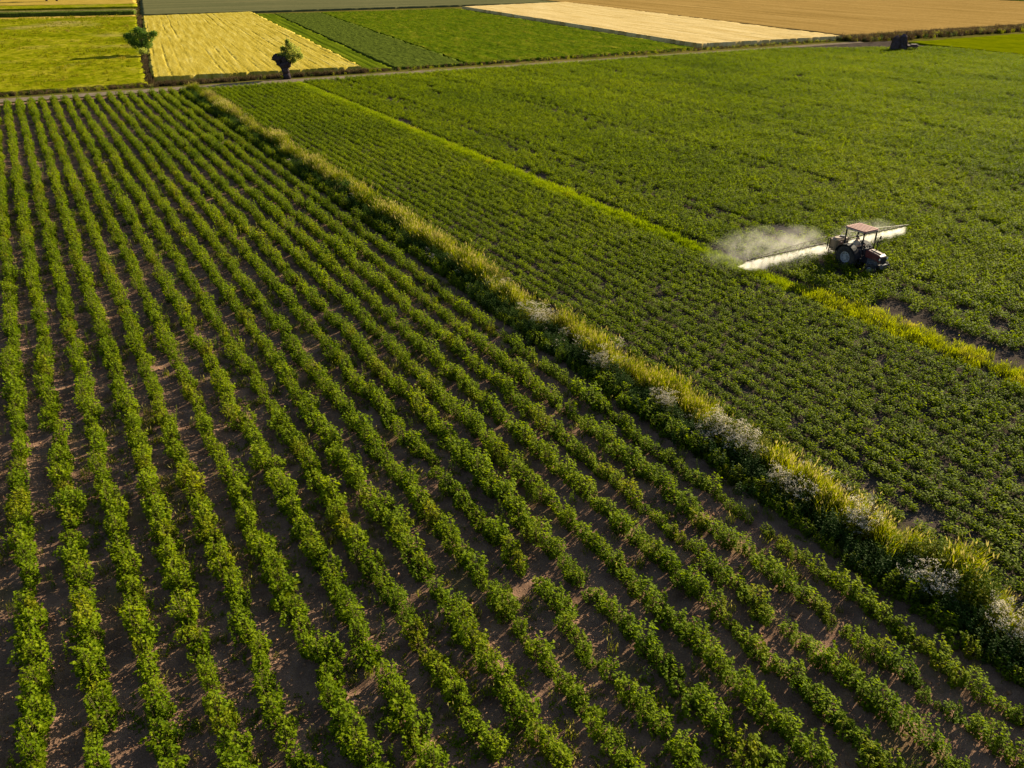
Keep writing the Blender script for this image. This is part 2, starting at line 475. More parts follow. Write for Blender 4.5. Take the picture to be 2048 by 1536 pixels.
gme = mesh_np('ground', [(-2500, -300, 0), (2500, -300, 0), (2500, 5000, 0), (-2500, 5000, 0)], [(0, 1, 2, 3)], M['land'])
tag(link('ground', gme), kind='structure')

ROW0, ROWD = -3.21, 1.3165
NROW = 18
sheet('field_soil', [(-12, -2), (19.6, -2), (19.6, 127.3), (-12, 127.3)], 150, 500,
      lambda s, t, U: 0.055 + 0.045 * np.cos((s - ROW0) / ROWD * 2 * PI) + 0.06 * (fnoise(s * 2.2, t * 1.5, 3) - 0.5) + 0.03 * (vnoise(s * 6, t * 6, 8) - 0.5),
      M['soil'], z0=0.02, skirt=False, kind='structure')
sheet('potato_field_soil', [(19.6, -2), (170, -2), (170, 128.5), (19.6, 128.5)], 300, 260,
      lambda s, t, U: 0.03 + 0.04 * fnoise(s * 1.2, t * 1.2, 4), M['potato_soil'], z0=0.01, skirt=False, kind='structure')
sheet('farm_track', [(-190, 128.2), (160, 127.9), (162, 130.9), (-190, 132.2)], 350, 6,
      lambda s, t, U: 0.03 + 0.03 * fnoise(s * 0.8, t * 2, 6) - 0.05 * (np.abs(np.abs(t - 130.1) - 0.8) < 0.35), M['track'], z0=0.07, skirt=False, kind='structure')

# far crops
def stripes(U, period, w, ph=0.0):
    return (np.abs(((U + ph) % period) - period / 2) < w).astype(float)
M['wheat'] = ground_mat('golden_wheat', [(0.25, (0.2097, 0.1570, 0.0173)), (0.45, (0.3189, 0.2453, 0.0322)), (0.62, (0.3859, 0.3043, 0.0590)), (0.8, (0.4867, 0.4123, 0.1395))], 0.5, 3.0, 0.5, 0.2, stretch=(2.2, 0.12), fine_amt=0.75)
M['pale_wheat'] = ground_mat('pale_wheat', [(0.3, (0.3726, 0.2593, 0.0885)), (0.55, (0.5022, 0.3771, 0.1706)), (0.8, (0.5994, 0.4793, 0.2527))], 0.4, 2.0, 0.4, 0.2, stretch=(1.6, 0.10), fine_amt=0.75)
M['tan_wheat'] = ground_mat('tan_wheat', [(0.3, (0.1898, 0.1180, 0.0340)), (0.5, (0.2530, 0.1601, 0.0494)), (0.75, (0.3162, 0.2066, 0.0722))], 0.22, 1.2, 0.4, 0.2, stretch=(1.2, 0.06), fine_amt=0.7)
M['grey_crop'] = ground_mat('unripe_cereal', [(0.3, (0.0688, 0.0729, 0.0308)), (0.55, (0.1013, 0.0988, 0.0446)), (0.8, (0.1458, 0.1256, 0.0567))], 0.12, 1.0, 0.3, 0.2, stretch=(0.12, 1.0), fine_amt=0.5)
M['soy'] = ground_mat('mid_green_crop', [(0.3, (0.0371, 0.0676, 0.0025)), (0.5, (0.0682, 0.0983, 0.0038)), (0.66, (0.1178, 0.1290, 0.0076)), (0.8, (0.2232, 0.1720, 0.0252))], 0.3, 1.6, 0.6, 0.25, stretch=(1.4, 0.35), fine_amt=0.7)
M['dark_crop'] = ground_mat('dark_green_crop', [(0.3, (0.0380, 0.0527, 0.0079)), (0.6, (0.0663, 0.0878, 0.0119)), (0.8, (0.1027, 0.1243, 0.0139))], 0.6, 2.4, 0.6, 0.25, stretch=(2.5, 0.5), fine_amt=0.9)
M['striped_crop'] = ground_mat('striped_green_crop', [(0.3, (0.0353, 0.0527, 0.0043)), (0.5, (0.0693, 0.0994, 0.0043)), (0.68, (0.1197, 0.1404, 0.0086)), (0.85, (0.2268, 0.1755, 0.0540))], 0.7, 2.0, 0.5, 0.25, stretch=(1.2, 0.05), fine_amt=0.35)
M['meadow'] = ground_mat('meadow', [(0.25, (0.0737, 0.0907, 0.0013)), (0.5, (0.1420, 0.1511, 0.0025)), (0.7, (0.2103, 0.1932, 0.0103)), (0.85, (0.2525, 0.2053, 0.0388))], 0.09, 0.9, 0.7, 0.3, fine_amt=1.2, patches=(0.035, (0.2525, 0.1993, 0.0582), 0.56))
M['bright_crop'] = ground_mat('bright_young_crop', [(0.3, (0.0729, 0.0931, 0.0008)), (0.6, (0.1175, 0.1336, 0.0008)), (0.8, (0.1620, 0.1620, 0.0024))], 0.15, 1.0, 0.5, 0.2, fine_amt=0.4)
M['stubble'] = ground_mat('stubble', [(0.3, (0.2430, 0.1701, 0.0243)), (0.7, (0.3402, 0.2349, 0.0486))], 0.15, 1.5, 0.3, 0.1, fine_amt=0.4)
M['pale_green'] = ground_mat('pale_green_crop', [(0.3, (0.1215, 0.1134, 0.0405)), (0.7, (0.1782, 0.1620, 0.0648))], 0.12, 1.5, 0.3, 0.1, fine_amt=0.4)

def rough_h(h, a, sc=1.0, seed=2):
    return lambda s, t, U: h + a * (fnoise(s * sc, t * sc, seed, 3) - 0.5)
def wheat_h(h, period=3.4, depth=0.35, seed=3, amp=1.0):
    return lambda s, t, U: h + amp * 0.22 * (fnoise(s * 0.7, t * 0.25, seed) - 0.5) - depth * stripes(U, period, 0.12, 0.6 * vnoise(t * 0.05, 0 * t, 4)) * np.clip((fnoise(U * 0.35, t * 0.03, 6) - 0.35) * 4, 0, 1) * (vnoise(U * 2, t * 0.9, 26) > 0.3) - amp * 0.05 * (fnoise(U * 1.4, t * 0.12, 12) > 0.58) - amp * 0.05 * (vnoise(s * 3.0, t * 2.0, 12) > 0.7)
sheet('golden_wheat_field', [(17.6, 139.2), (49.3, 136.2), (69.2, 290.5), (36.6, 286)], 190, 260, wheat_h(0.75, 1.9, 0.09, 3, 0.4), M['wheat'],
      label='golden ripe wheat field with tramlines beyond the track, left of centre', cat='wheat field')
sheet('pale_wheat_field', [(122.2, 137.6), (161.8, 135.4), (188.6, 290.5), (140.6, 281.2)], 190, 240, wheat_h(0.85, 2.9, 0.06, 5, 0.35), M['pale_wheat'],
      label='pale cream wheat field in the far distance, right of centre', cat='wheat field')
sheet('tan_wheat_field', [(164.6, 136.6), (345, 138.5), (345, 240), (206, 420)], 220, 200, wheat_h(0.8, 6.5, 0.12, 8, 0.6), M['tan_wheat'],
      label='large tan wheat field at the upper right edge of view', cat='wheat field')
sheet('grey_green_cereal_field', [(37.5, 294.5), (189.5, 293.5), (203.5, 405), (52, 404)], 170, 90, rough_h(0.6, 0.15, 0.5), M['grey_crop'],
      label='dull grey green cereal field along the top edge behind the golden wheat', cat='cereal field')
sheet('dark_green_crop_field', [(54.8, 135.6), (67.6, 134.9), (89.6, 283), (75.2, 283.6)], 60, 260, lambda s, t, U: 0.35 + 0.3 * (fnoise(s * 1.6, t * 1.2, 3) - 0.5), M['dark_crop'],
      label='dark blue green crop strip between two lighter green strips', cat='crop field')
sheet('striped_green_crop_field', [(49.9, 136.0), (54.2, 135.7), (74.9, 283.6), (69.8, 288)], 40, 260, lambda s, t, U: 0.24 + 0.06 * stripes(U, 1.45, 0.4) * (0.4 + 0.6 * fnoise(s, t * 0.4, 7)), M['striped_crop'],
      label='narrow striped green crop beside the golden wheat', cat='crop field')
sheet('mid_green_crop_field', [(68.0, 134.9), (119.6, 136.2), (137.2, 279.2), (90.0, 283)], 190, 260, lambda s, t, U: 0.35 + 0.35 * (fnoise(s * 1.3, t * 1.0, 13) - 0.5), M['soy'],
      label='mid green crop field with yellowish flecks below the pale wheat', cat='crop field')
sheet('meadow', [(-190, 136.8), (15.9, 136.6), (35.2, 290.5), (-150, 330)], 330, 260, lambda s, t, U: 0.32 + 0.35 * (fnoise(s * 0.8, t * 0.8, 21) - 0.5), M['meadow'],
      label='yellow green meadow beyond the track at the left', cat='meadow')
sheet('bright_green_field', [(164.3, 91.0), (260, 88), (260, 124), (167.0, 122.4)], 160, 70, rough_h(0.35, 0.2, 0.8), M['bright_crop'],
      label='bright yellow green young crop field at the right edge', cat='crop field')
sheet('far_green_field', [(346.5, 120), (420, 120), (420, 300), (346.5, 236)], 40, 60, rough_h(0.9, 0.4, 0.3), M['dark_crop'],
      label='dark green field at the far upper right corner', cat='crop field')
# narrow strips far left, seen one behind the other
for nm, a, b, c, d, h, mt, lb in [
        ('stubble_strip', (-60, 300), (35.2, 295.4), (36.6, 302), (-60, 321), 0.15, 'stubble', 'yellow stubble strip behind the meadow at the left'),
        ('hedge_shade_strip', (-70, 321.5), (36.6, 303), (37.7, 309.5), (-70, 333), 1.2, 'dark_crop', 'dark strip for the hedge shade between the stubble and the pale strip'),  # dark sheet stands for the shadow of a hedge
        ('pale_strip', (-80, 336), (37.9, 313), (40.6, 331), (-80, 351), 0.3, 'pale_green', 'pale green crop strip behind the dark hedge shade at the left'),
        ('olive_strip', (-90, 359), (42.5, 345), (45, 365), (-90, 383), 0.5, 'meadow', 'olive green strip near the top left corner'),
        ('tan_strip', (-60, 386), (45.4, 366), (49.5, 404), (-60, 455), 0.4, 'stubble', 'tan field at the very top left')]:
    sheet(nm, [a, b, c, d], 90, 12, rough_h(h, 0.25, 0.6), M[mt], label=lb, cat='crop strip')
sheet('horizon_field', [(-400, 470), (380, 425), (500, 1400), (-700, 1400)], 40, 40, rough_h(0.3, 0.3, 0.05), M['tan_wheat'], kind='stuff',
      label='tan farmland beyond the furthest hedges', cat='farmland')

# ------------------------------------------------------------------ LEFT FIELD: soft fruit rows
bushes = [bush_mesh('fruit_bush_shape', 0.29 * a, 0.74 * b, c + 3, 20, 0.084) for a, b, c in ((1, 1, 9), (1.12, 0.92, 10), (0.9, 1.12, 8), (1.05, 1.02, 10), (0.8, 0.8, 7), (1.1, 1.15, 11), (1.0, 0.85, 9), (0.95, 1.0, 9), (1.2, 0.75, 9), (0.75, 1.2, 7), (1.15, 1.05, 10))]
S_, T_, SC_, ZS_ = [], [], [], []
for i in range(-3, NROW):
    s0 = ROW0 + i * ROWD
    t = np.arange(2.0, 126.2, 0.31)
    t = t + rng.normal(0, 0.07, len(t))
    wob = (fnoise(t * 0.25, t * 0 + i * 7.3, 31) - 0.5) * 0.30
    s = s0 + wob + rng.normal(0, 0.085, len(t))
    vig = fnoise(t * 0.33, t * 0 + i * 3.7, 41, 3)               # vigour along the row
    patch = fnoise(s * 0.10, t * 0.08, 77)
    sc = 0.92 + 0.55 * (vig - 0.3) + 0.45 * (patch - 0.5) + rng.normal(0, 0.14, len(t))
    keep = (vig > 0.14) & (rng.random(len(t)) > 0.03)
    if i >= 16: sc *= 0.95
    sc = sc + 0.25 * (rng.random(len(t)) < 0.05)
    S_.append(s[keep]); T_.append(t[keep]); SC_.append(np.clip(sc[keep], 0.4, 1.4)); ZS_.append(rng.uniform(0.85, 1.2, keep.sum()))
S_, T_, SC_, ZS_ = map(np.concatenate, (S_, T_, SC_, ZS_))
inside, zc = in_view(S_, T_)
S_, T_, SC_, ZS_, zc = S_[inside], T_[inside], SC_[inside], ZS_[inside], zc[inside]
strict, _ = in_view(S_, T_, 0.3, -0.01, -0.012)
order = np.argsort(np.where(strict, zc, 1e9))
near, rest = order[:300], order[300:]
for k in near:
    o = link('fruit_bush', bushes[rng.integers(0, len(bushes))], loc=W(S_[k], T_[k], 0.05))
    o.rotation_euler = (rng.normal(0, 0.1), rng.normal(0, 0.1), rng.uniform(-0.7, 0.7))
    c = SC_[k]; o.scale = (c, c, c * ZS_[k])
    tag(o, 'leafy green bush in the nearest stretch of the long crop rows', 'bush', 'fruit bushes in the nearest stretch of the rows')
place('fruit_bush_rows', bushes, S_[rest], T_[rest], 0.05, SC_[rest], 'long rows of leafy green bushes running away to the farm track', 'crop rows', 0.1, ZS_[rest], spin=0.7)

# weeds and grass between the rows
tuft = [grass_mesh('grass_tuft', M['grass'], h, 0.16, 22, 0.014, 0.25, M['dry']) for h in (0.35, 0.5, 0.28)]
low = [weed_mesh('low_weed', M['bush'], h, 5, 7, 0.09, 0.22) for h in (0.18, 0.25, 0.14)]
n = 16000
s = rng.uniform(-7, 20, n); t = 3 + 122 * rng.random(n) ** 1.35
k = fnoise(s * 0.35, t * 0.22, 55, 3) + rng.normal(0, 0.06, n) > 0.56
v, _ = in_view(s, t); k &= v
place('weeds_between_rows', low + tuft[2:], s[k], t[k], 0.04, rng.uniform(0.6, 1.3, k.sum()), 'low weeds creeping over the bare soil between the rows', 'weeds', 0.2)
n = 1500
s = rng.uniform(-7, 19, n); t = 3 + 100 * rng.random(n) ** 1.4
v, _ = in_view(s, t)
place('tall_weeds_in_rows', [weed_mesh('tall_weed', M['bush'], 0.85, 3, 16, 0.10, 0.12), weed_mesh('tall_weed', M['bush'], 0.7, 4, 14, 0.08, 0.14)] + tuft,
      s[v], t[v], 0.04, rng.uniform(0.7, 1.1, v.sum()), 'scattered taller weeds and grass tufts standing in the rows', 'weeds', 0.1)
n = 26000
s = rng.uniform(-7, 19.5, n); t = 3 + 60 * rng.random(n) ** 1.5
v, _ = in_view(s, t)
place('soil_clods', [clod_mesh('soil_clod') for _ in range(4)], s[v], t[v], 0.035, rng.lognormal(-3.55, 0.5, v.sum()), 'crumbly clods lying on the soil between the rows', 'soil clods', 0.5)

# ------------------------------------------------------------------ POTATO FIELDS
pot = [potato_mesh('potato_shape', 0.36 * a, 0.56 * b) for a, b in ((1, 1), (1.1, 0.95), (0.92, 1.1), (1.04, 1.0), (0.85, 0.85), (1.0, 1.12))]
def plant_rows(s_lo, s_hi, t_lo, t_hi, dr, dp, seed, gapthr, base):
    S, T, C = [], [], []
    for s0 in np.arange(s_lo, s_hi, dr):
        t = np.arange(t_lo, t_hi, dp); t = t + rng.normal(0, 0.07, len(t))
        s = s0 + (fnoise(t * 0.2, t * 0 + s0, seed) - 0.5) * 0.16 + rng.normal(0, 0.035, len(t))
        g = fnoise(s * 0.55, t * 0.32, seed + 5, 3)
        big = fnoise(s * 0.06, t * 0.05, seed + 9, 2)
        keep = (g > gapthr) & (rng.random(len(t)) > 0.02)
        c = base + 0.35 * (g - 0.5) + 0.25 * (big - 0.5) + rng.normal(0, 0.07, len(t))
        S.append(s[keep]); T.append(t[keep]); C.append(np.clip(c[keep], 0.5, 1.35))
    S, T, C = map(np.concatenate, (S, T, C))
    v, z = in_view(S, T)
    return S[v], T[v], C[v], z[v]
S1, T1, C1, Z1 = plant_rows(22.5, 34.9, 3, 127.2, 0.80, 0.44, 101, 0.17, 0.86)
st1, _ = in_view(S1, T1, 0.3, -0.01, -0.01)
order = np.argsort(np.where(st1, Z1, 1e9)); near, rest = order[:300], order[300:]
for k in near:
    o = link('potato_plant', pot[rng.integers(0, len(pot))], loc=W(S1[k], T1[k], 0.04))
    o.rotation_euler = (rng.normal(0, 0.1), rng.normal(0, 0.1), rng.uniform(-0.7, 0.7))
    c = C1[k]; o.scale = (c, c, c)
    tag(o, 'low round potato plant just beyond the weedy strip at the right edge', 'potato plant', 'potato plants nearest the camera beyond the weedy strip')
place('potato_rows', pot, S1[rest], T1[rest], 0.04, C1[rest], 'close rows of low potato plants between the two grassy strips', 'potato plants', 0.1, spin=0.7)
S2, T2, C2, Z2 = plant_rows(37.1, 166, 3, 127.6, 0.80, 0.48, 131, 0.18, 1.0)
# the field ends at the bright green crop and leaves the stack standing free
lim = (T2 < 127.5 - np.clip((S2 - 133) / 30, 0, 1) * 14) & ~((S2 > 163.5) & (T2 > 88))
gap = fnoise(S2 * 0.8, T2 * 0.10, 171) + 0.9 * np.clip((S2 - 36.9) / 1.6, 0, 1) > 0.42     # bare soil beside the grass strip
wheel = np.abs(((S2 - 42.0 + 7.2) % 14.4) - 7.2)
rut = (np.abs(wheel - 0.66) < 0.28) & (rng.random(len(S2)) < 0.45)
C2 = C2 * np.where(np.abs(wheel - 0.66) < 0.5, 0.85, 1.0)
bare = (S2 > 36.8) & (S2 < 38.9 - 0.5 * vnoise(T2 * 0.5, T2 * 0, 181)) & (T2 < 26.5) & (fnoise(S2 * 0.9, T2 * 0.4, 183) > 0.30)
k = lim & gap & ~rut & ~bare
place('potato_field_plants', pot, S2[k], T2[k], 0.04, C2[k], 'wide potato field that the tractor is spraying', 'potato plants', 0.1, spin=0.7)

# ------------------------------------------------------------------ WEEDY STRIP between the fields
tall = [grass_mesh('tall_grass_tuft', M['grass'], h, 0.30, 46, 0.018, 0.16, M['dry']) for h in (1.0, 0.85, 1.15, 0.7)]
strawy = [grass_mesh('straw_tuft', M['dry'], h, 0.26, 40, 0.016, 0.5, M['dry']) for h in (0.9, 1.05)]
nettle = [weed_mesh('nettle_clump', M['weed'], h, 7, 14, 0.15, 0.32) for h in (0.9, 0.75, 1.05)]
n = 3600
t = 3 + 123.5 * rng.random(n); s = 20.75 + (fnoise(t * 0.3, t * 0, 61) - 0.5) * 1.1 + rng.normal(0, 0.30, n)
v, _ = in_view(s, t, 0.8)
hgt = 0.12 + 2.0 * fnoise(t * 0.5, s * 0.6, 63) - 0.30 * np.abs(s - 20.75) + rng.normal(0, 0.08, n)
hgt *= np.where(t > 60, 1.15, 1.0)
kind_straw = (fnoise(t * 0.45, s * 0.7, 66) > 0.73)
kind_leaf = (fnoise(t * 0.6, s * 0.9, 68) > 0.54) & ~kind_straw
mixw = [weed_mesh('strip_weed', M['grass'], h, 7, 14, 0.13, 0.3) for h in (0.8, 1.0)] + [weed_mesh('strip_weed', M['bush'], 0.9, 7, 14, 0.12, 0.3)]
for msk, ms, nm, lb in ((v & kind_leaf, mixw, 'leafy_weeds_in_strip', 'leafy yellow green weeds mixed through the tall grass'), (v & ~kind_straw & ~kind_leaf, tall, 'tall_grass_strip', 'tall yellow green grass growing along the strip between the fields'),
                        (v & kind_straw, strawy, 'dry_grass_patches', 'straw coloured dry grass patches along the weedy strip')):
    place(nm, ms, s[msk], t[msk], 0.02, np.clip(hgt[msk], 0.45, 1.55), lb, 'grass', 0.12)
n = 3200
t = 3 + 122 * rng.random(n); s = 19.75 + (fnoise(t * 0.3, t * 0, 69) - 0.5) * 0.8 + rng.normal(0, 0.35, n)
v, _ = in_view(s, t, 0.5)
place('dark_weeds_beside_strip', nettle, s[v], t[v], 0.02, rng.uniform(0.5, 1.1, v.sum()), 'dark green nettle like weeds on the shaded side of the grassy strip', 'weeds', 0.1)
n = 700
t = 3 + 122 * rng.random(n); s = 21.75 + rng.normal(0, 0.22, n)
v, _ = in_view(s, t, 0.5)
place('low_grass_edge', tuft, s[v], t[v], 0.02, rng.uniform(0.6, 1.3, v.sum()), 'short grass fringe where the strip meets the potato rows', 'grass', 0.15)

# white flowering clumps, each a thing
umb = [umbel_mesh('white_umbel', 0.95 * a, 12, 0.32) for a in (1.0, 0.85, 1.1)]
def clump_mesh(name, w, l, n):
    """one mesh: many flowering stems standing over an oval patch w by l metres, long axis along the strip"""
    V, F, T, Mi = [], [], [], []; off = 0
    for i in range(n):
        me = umb[i % 3]
        co = np.empty(len(me.vertices) * 3, np.float32); me.vertices.foreach_get('co', co); co = co.reshape(-1, 3)
        ti = np.empty(len(me.vertices), np.float32); me.attributes['tint'].data.foreach_get('value', ti)
        fi = np.empty(len(me.polygons) * 3, np.int32); me.loops.foreach_get('vertex_index', fi)
        mi = np.empty(len(me.polygons), np.int32); me.polygons.foreach_get('material_index', mi)
        a = random.random() * 6.28; r = math.sqrt(random.random()); ax = math.cos(a) * r * w / 2; ay = math.sin(a) * r * l / 2
        c, s_ = math.cos(a), math.sin(a); k = random.uniform(0.75, 1.1)
        cc = np.stack([co[:, 0] * c - co[:, 1] * s_, co[:, 0] * s_ + co[:, 1] * c, co[:, 2]], 1) * k + np.array([ax, ay, 0])
        V.append(cc); F.append(fi.reshape(-1, 3) + off); T.append(ti); Mi.append(mi); off += len(cc)
    return mesh_np(name, np.concatenate(V), np.concatenate(F), [M['flower'], M['grass']], np.concatenate(T), np.concatenate(Mi))
for (s0, t0, w, l, n, lb) in [
        (20.15, 7.7, 0.9, 1.5, 7, 'white flowering weed clump nearest the camera, at the right edge of the picture'),
        (19.75, 10.1, 0.7, 1.2, 7, 'white flowering weed clump second from the right edge, beside the dark rows'),
        (20.3, 13.2, 0.6, 1.0, 7, 'small white flowering clump below the orange tinged grass crest'),
        (19.85, 15.6, 0.7, 1.5, 7, 'white flowering clump left of the dark dry stalk'),
        (20.55, 18.9, 1.1, 2.6, 24, 'largest pale flowering patch, in the middle of the near grassy strip'),
        (20.1, 22.5, 0.5, 0.9, 9, 'bright white flower clump against dark shade below the yellow green crest'),
        (19.85, 26.7, 0.6, 0.9, 7, 'small white flower clump at the foot of the strip above the yellow green crest'),
        (20.1, 32.8, 0.9, 1.7, 10, 'furthest white flowering clump, on the strip left of the picture centre line')]:
    o = link('white_flower_clump', clump_mesh('white_flower_clump', w, l, int(n * 1.3)), loc=W(s0, t0, 0.03))
    o.scale = (1, 1, 1.3)
    o.rotation_euler = (0, 0, RA)
    tag(o, lb, 'wildflowers', 'white flowering clumps on the weedy strip')
n = 420
t = 4 + 110 * rng.random(n) ** 1.2; s = 20.6 + rng.normal(0, 0.55, n)
k = (fnoise(t * 0.4, s, 91) > 0.5) & in_view(s, t, 0.6)[0]
place('scattered_white_flowers', umb, s[k], t[k], 0.02, rng.uniform(0.6, 0.95, k.sum()), 'scattered small white flower heads through the tall grass', 'wildflowers', 0.1)

def stalk_mesh(h):
    q = Leaves()
    q.stem((0, 0, 0), (0.04, 0.02, h), 0.022, 0.2)
    for k in range(60):
        f = 0.25 + 0.75 * k / 60; b = k * 2.4
        q.leaf((0.04 * f, 0.02 * f, h * f), (math.cos(b), math.sin(b), 0.8), np.array([0, 0, 1.]), 0.08, 0.04, random.random())
    return q.mesh('dock_stalk', [M['brown_weed']])
for s0, t0, h, lb in [(21.0, 16.2, 1.55, 'tallest dark dry stalk rising from the grassy strip right of the pale patch'),
                      (20.6, 12.9, 1.35, 'dark dry stalk beside the orange tinged grass nearer the camera'),
                      (20.9, 14.2, 1.2, 'short dark dry stalk between the two taller ones'),
                      (20.8, 35.2, 1.2, 'reddish brown stalk at the foot of the far yellow green crest')]:
    tag(link('dry_dock_stalk', stalk_mesh(h), loc=W(s0, t0, 0.02)), lb, 'dry stalk', 'dark dry stalks on the weedy strip')
# leafy shrubs in the strip
def shrub(s0, t0, R, h, n, mat, label, name='leafy_shrub', L=0.13):
    r = empty(name, W(s0, t0, 0)); tag(r, label, 'shrub')
    q = Leaves(); st = Leaves()
    for i in range(9):
        a = i * 2.4; rr = R * random.uniform(0.3, 0.8)
        st.stem((0, 0, 0), (math.cos(a) * rr, math.sin(a) * rr, h * random.uniform(0.5, 0.9)), 0.025, 0.5)
    cl = [(random.gauss(0, R * 0.45), random.gauss(0, R * 0.45), h * random.uniform(0.35, 0.85)) for _ in range(12)]
    for i in range(n):
        c = cl[i % 12]
        p = np.array(c) + np.array([random.gauss(0, R * 0.25), random.gauss(0, R * 0.25), random.gauss(0, h * 0.12)])
        p[2] = max(0.05, p[2])
        q.leaf(p, rdir(0.2), np.array([random.uniform(-1, 1), random.uniform(-1, 1), 1.0]), L * random.uniform(0.7, 1.3), L * 0.6, random.random())
    link('stems', st.mesh('stems', [M['bark']]), r)
    link('foliage', q.mesh('foliage', [mat]), r)
    return r
shrub(20.5, 62.0, 0.8, 1.5, 900, M['weed'], 'dark leafy shrub in the far part of the weedy strip')
shrub(20.4, 57.5, 0.7, 1.3, 800, M['bush'], 'smaller green shrub just nearer than the dark one on the strip')

# ------------------------------------------------------------------ SHORT GRASS STRIP between the potato fields
short = [grass_mesh('short_grass_tuft', M['strip'], h, 0.24, 40, 0.016, 0.1) for h in (0.38, 0.46, 0.3)]
n = 5200
t = 4 + 123 * rng.random(n)
wid = np.where(t < 29.5, 0.80, np.where(t < 41, 0.40, 0.46))
s = 35.75 + np.where(t < 29.5, 0.25, -0.05) + rng.normal(0, 1, n) * wid * 0.75
v, _ = in_view(s, t)
v &= (np.abs(s - 35.9) < 1.3)
sc = np.where(t < 29.5, 0.95, np.where(t < 41, 0.8, 0.95)) * rng.uniform(0.75, 1.2, n)
far_ = v & (t > 29.5 + rng.normal(0, 1.2, n))
place('short_grass_strip', short, s[far_], t[far_], 0.02, sc[far_], 'thin green grass strip between the two potato fields beyond the tractor', 'grass', 0.15)
near_ = v & ~far_
yel = [grass_mesh('yellow_grass_tuft', M['strip_yellow'], h, 0.24, 40, 0.016, 0.1) for h in (0.38, 0.5, 0.3)] + [weed_mesh('yellow_weed', M['strip_yellow'], 0.4, 6, 8, 0.1, 0.25)]
place('yellow_grass_strip', yel, s[near_], t[near_], 0.02, sc[near_], 'wider yellow grass strip nearer than the tractor, reaching the right edge', 'grass', 0.15)

# verge of the farm track, ditch line beside the wheat, far hedge line
def band(name, meshes, p0, p1, width, n, lo, hi, label, z=0.03):
    f = rng.random(n)
    s = p0[0] + (p1[0] - p0[0]) * f; t = p0[1] + (p1[1] - p0[1]) * f
    dx, dy = p1[0] - p0[0], p1[1] - p0[1]; L = math.hypot(dx, dy)
    o = rng.normal(0, width / 2, n)
    s = s - dy / L * o; t = t + dx / L * o
    v, _ = in_view(s, t, 0.4, 0.12, 0.15)
    place(name, meshes, s[v], t[v], z, rng.uniform(lo, hi, v.sum()), label, 'verge plants', 0.15)
rough = [grass_mesh('verge_tuft', M['grass'], 0.8, 0.4, 30, 0.035, 0.3, M['dry']), grass_mesh('verge_tuft', M['brown_weed'], 0.9, 0.4, 36, 0.035, 0.2), weed_mesh('verge_weed', M['weed'], 0.8, 7, 12, 0.2, 0.35)]
brown = [grass_mesh('brown_tuft', M['brown_weed'], 1.1, 0.45, 44, 0.04, 0.3), weed_mesh('brown_weed_clump', M['brown_weed'], 1.0, 8, 12, 0.22, 0.4)]
band('track_verge', rough, (-150, 135.0), (165, 134.6), 1.3, 1800, 0.35, 0.75, 'rough weeds on the verge beyond the farm track')
band('ditch_shade_weeds', brown, (-150, 135.2), (17, 134.9), 0.6, 900, 0.3, 0.6, 'dark weeds deepening the ditch shade between the track and the meadow')  # brown weeds added to darken the shadow line under the meadow edge
band('dark_ditch_weeds', brown, (17, 134.5), (50, 134.6), 0.9, 330, 0.4, 0.8, 'dark brown weeds along the ditch below the golden wheat')
band('boundary_weeds', brown, (16.7, 137), (36.0, 291), 0.55, 520, 0.35, 0.9, 'brown weedy line between the meadow and the golden wheat')
band('far_boundary_weeds', brown + rough, (36.2, 294), (51, 405), 1.2, 420, 0.25, 0.5, 'weedy line continuing past the grey green field')
band('far_verge', brown + rough, (160, 132.6), (262, 131.0), 3.2, 2600, 0.7, 1.5, 'brown and green weeds between the tan wheat and the bright green field')
band('wheat_divide_weeds', brown, (163.2, 136), (190, 291), 1.0, 900, 0.5, 0.9, 'dark weeds between the pale and the tan wheat')
band('hedge_line_weeds', brown + rough, (-60, 329), (37.2, 308), 3.0, 900, 0.9, 1.6, 'dark weeds along the hedge shade behind the stubble strip')
n = 7000
s = rng.uniform(-110, 32, n); t = rng.uniform(137.5, 300, n)
v, _ = in_view(s, t); v &= (s < 14 + (t - 137) * 0.124) & (fnoise(s * 0.12, t * 0.12, 95) > 0.42)
place('meadow_tufts', [grass_mesh('meadow_tuft', M['meadow_tuft'], 0.5, 0.45, 26, 0.04, 0.1)], s[v], t[v], 0.22, rng.uniform(0.6, 1.25, v.sum()), 'coarse grass tufts scattered over the yellow green meadow', 'grass', 0.2)
n = 9000
s = rng.uniform(68.5, 136, n); t = rng.uniform(135.5, 281, n)
f = (t - 135) / 146
v, _ = in_view(s, t); v &= (s > 69 + 21 * f) & (s < 119 + 17.5 * f)
place('crop_tops', [weed_mesh('crop_top', M['potato'], 0.5, 6, 8, 0.16, 0.35)], s[v], t[v], 0.15, rng.uniform(0.6, 1.2, v.sum()), 'uneven plant tops over the mid green crop field', 'crop plants', 0.2)

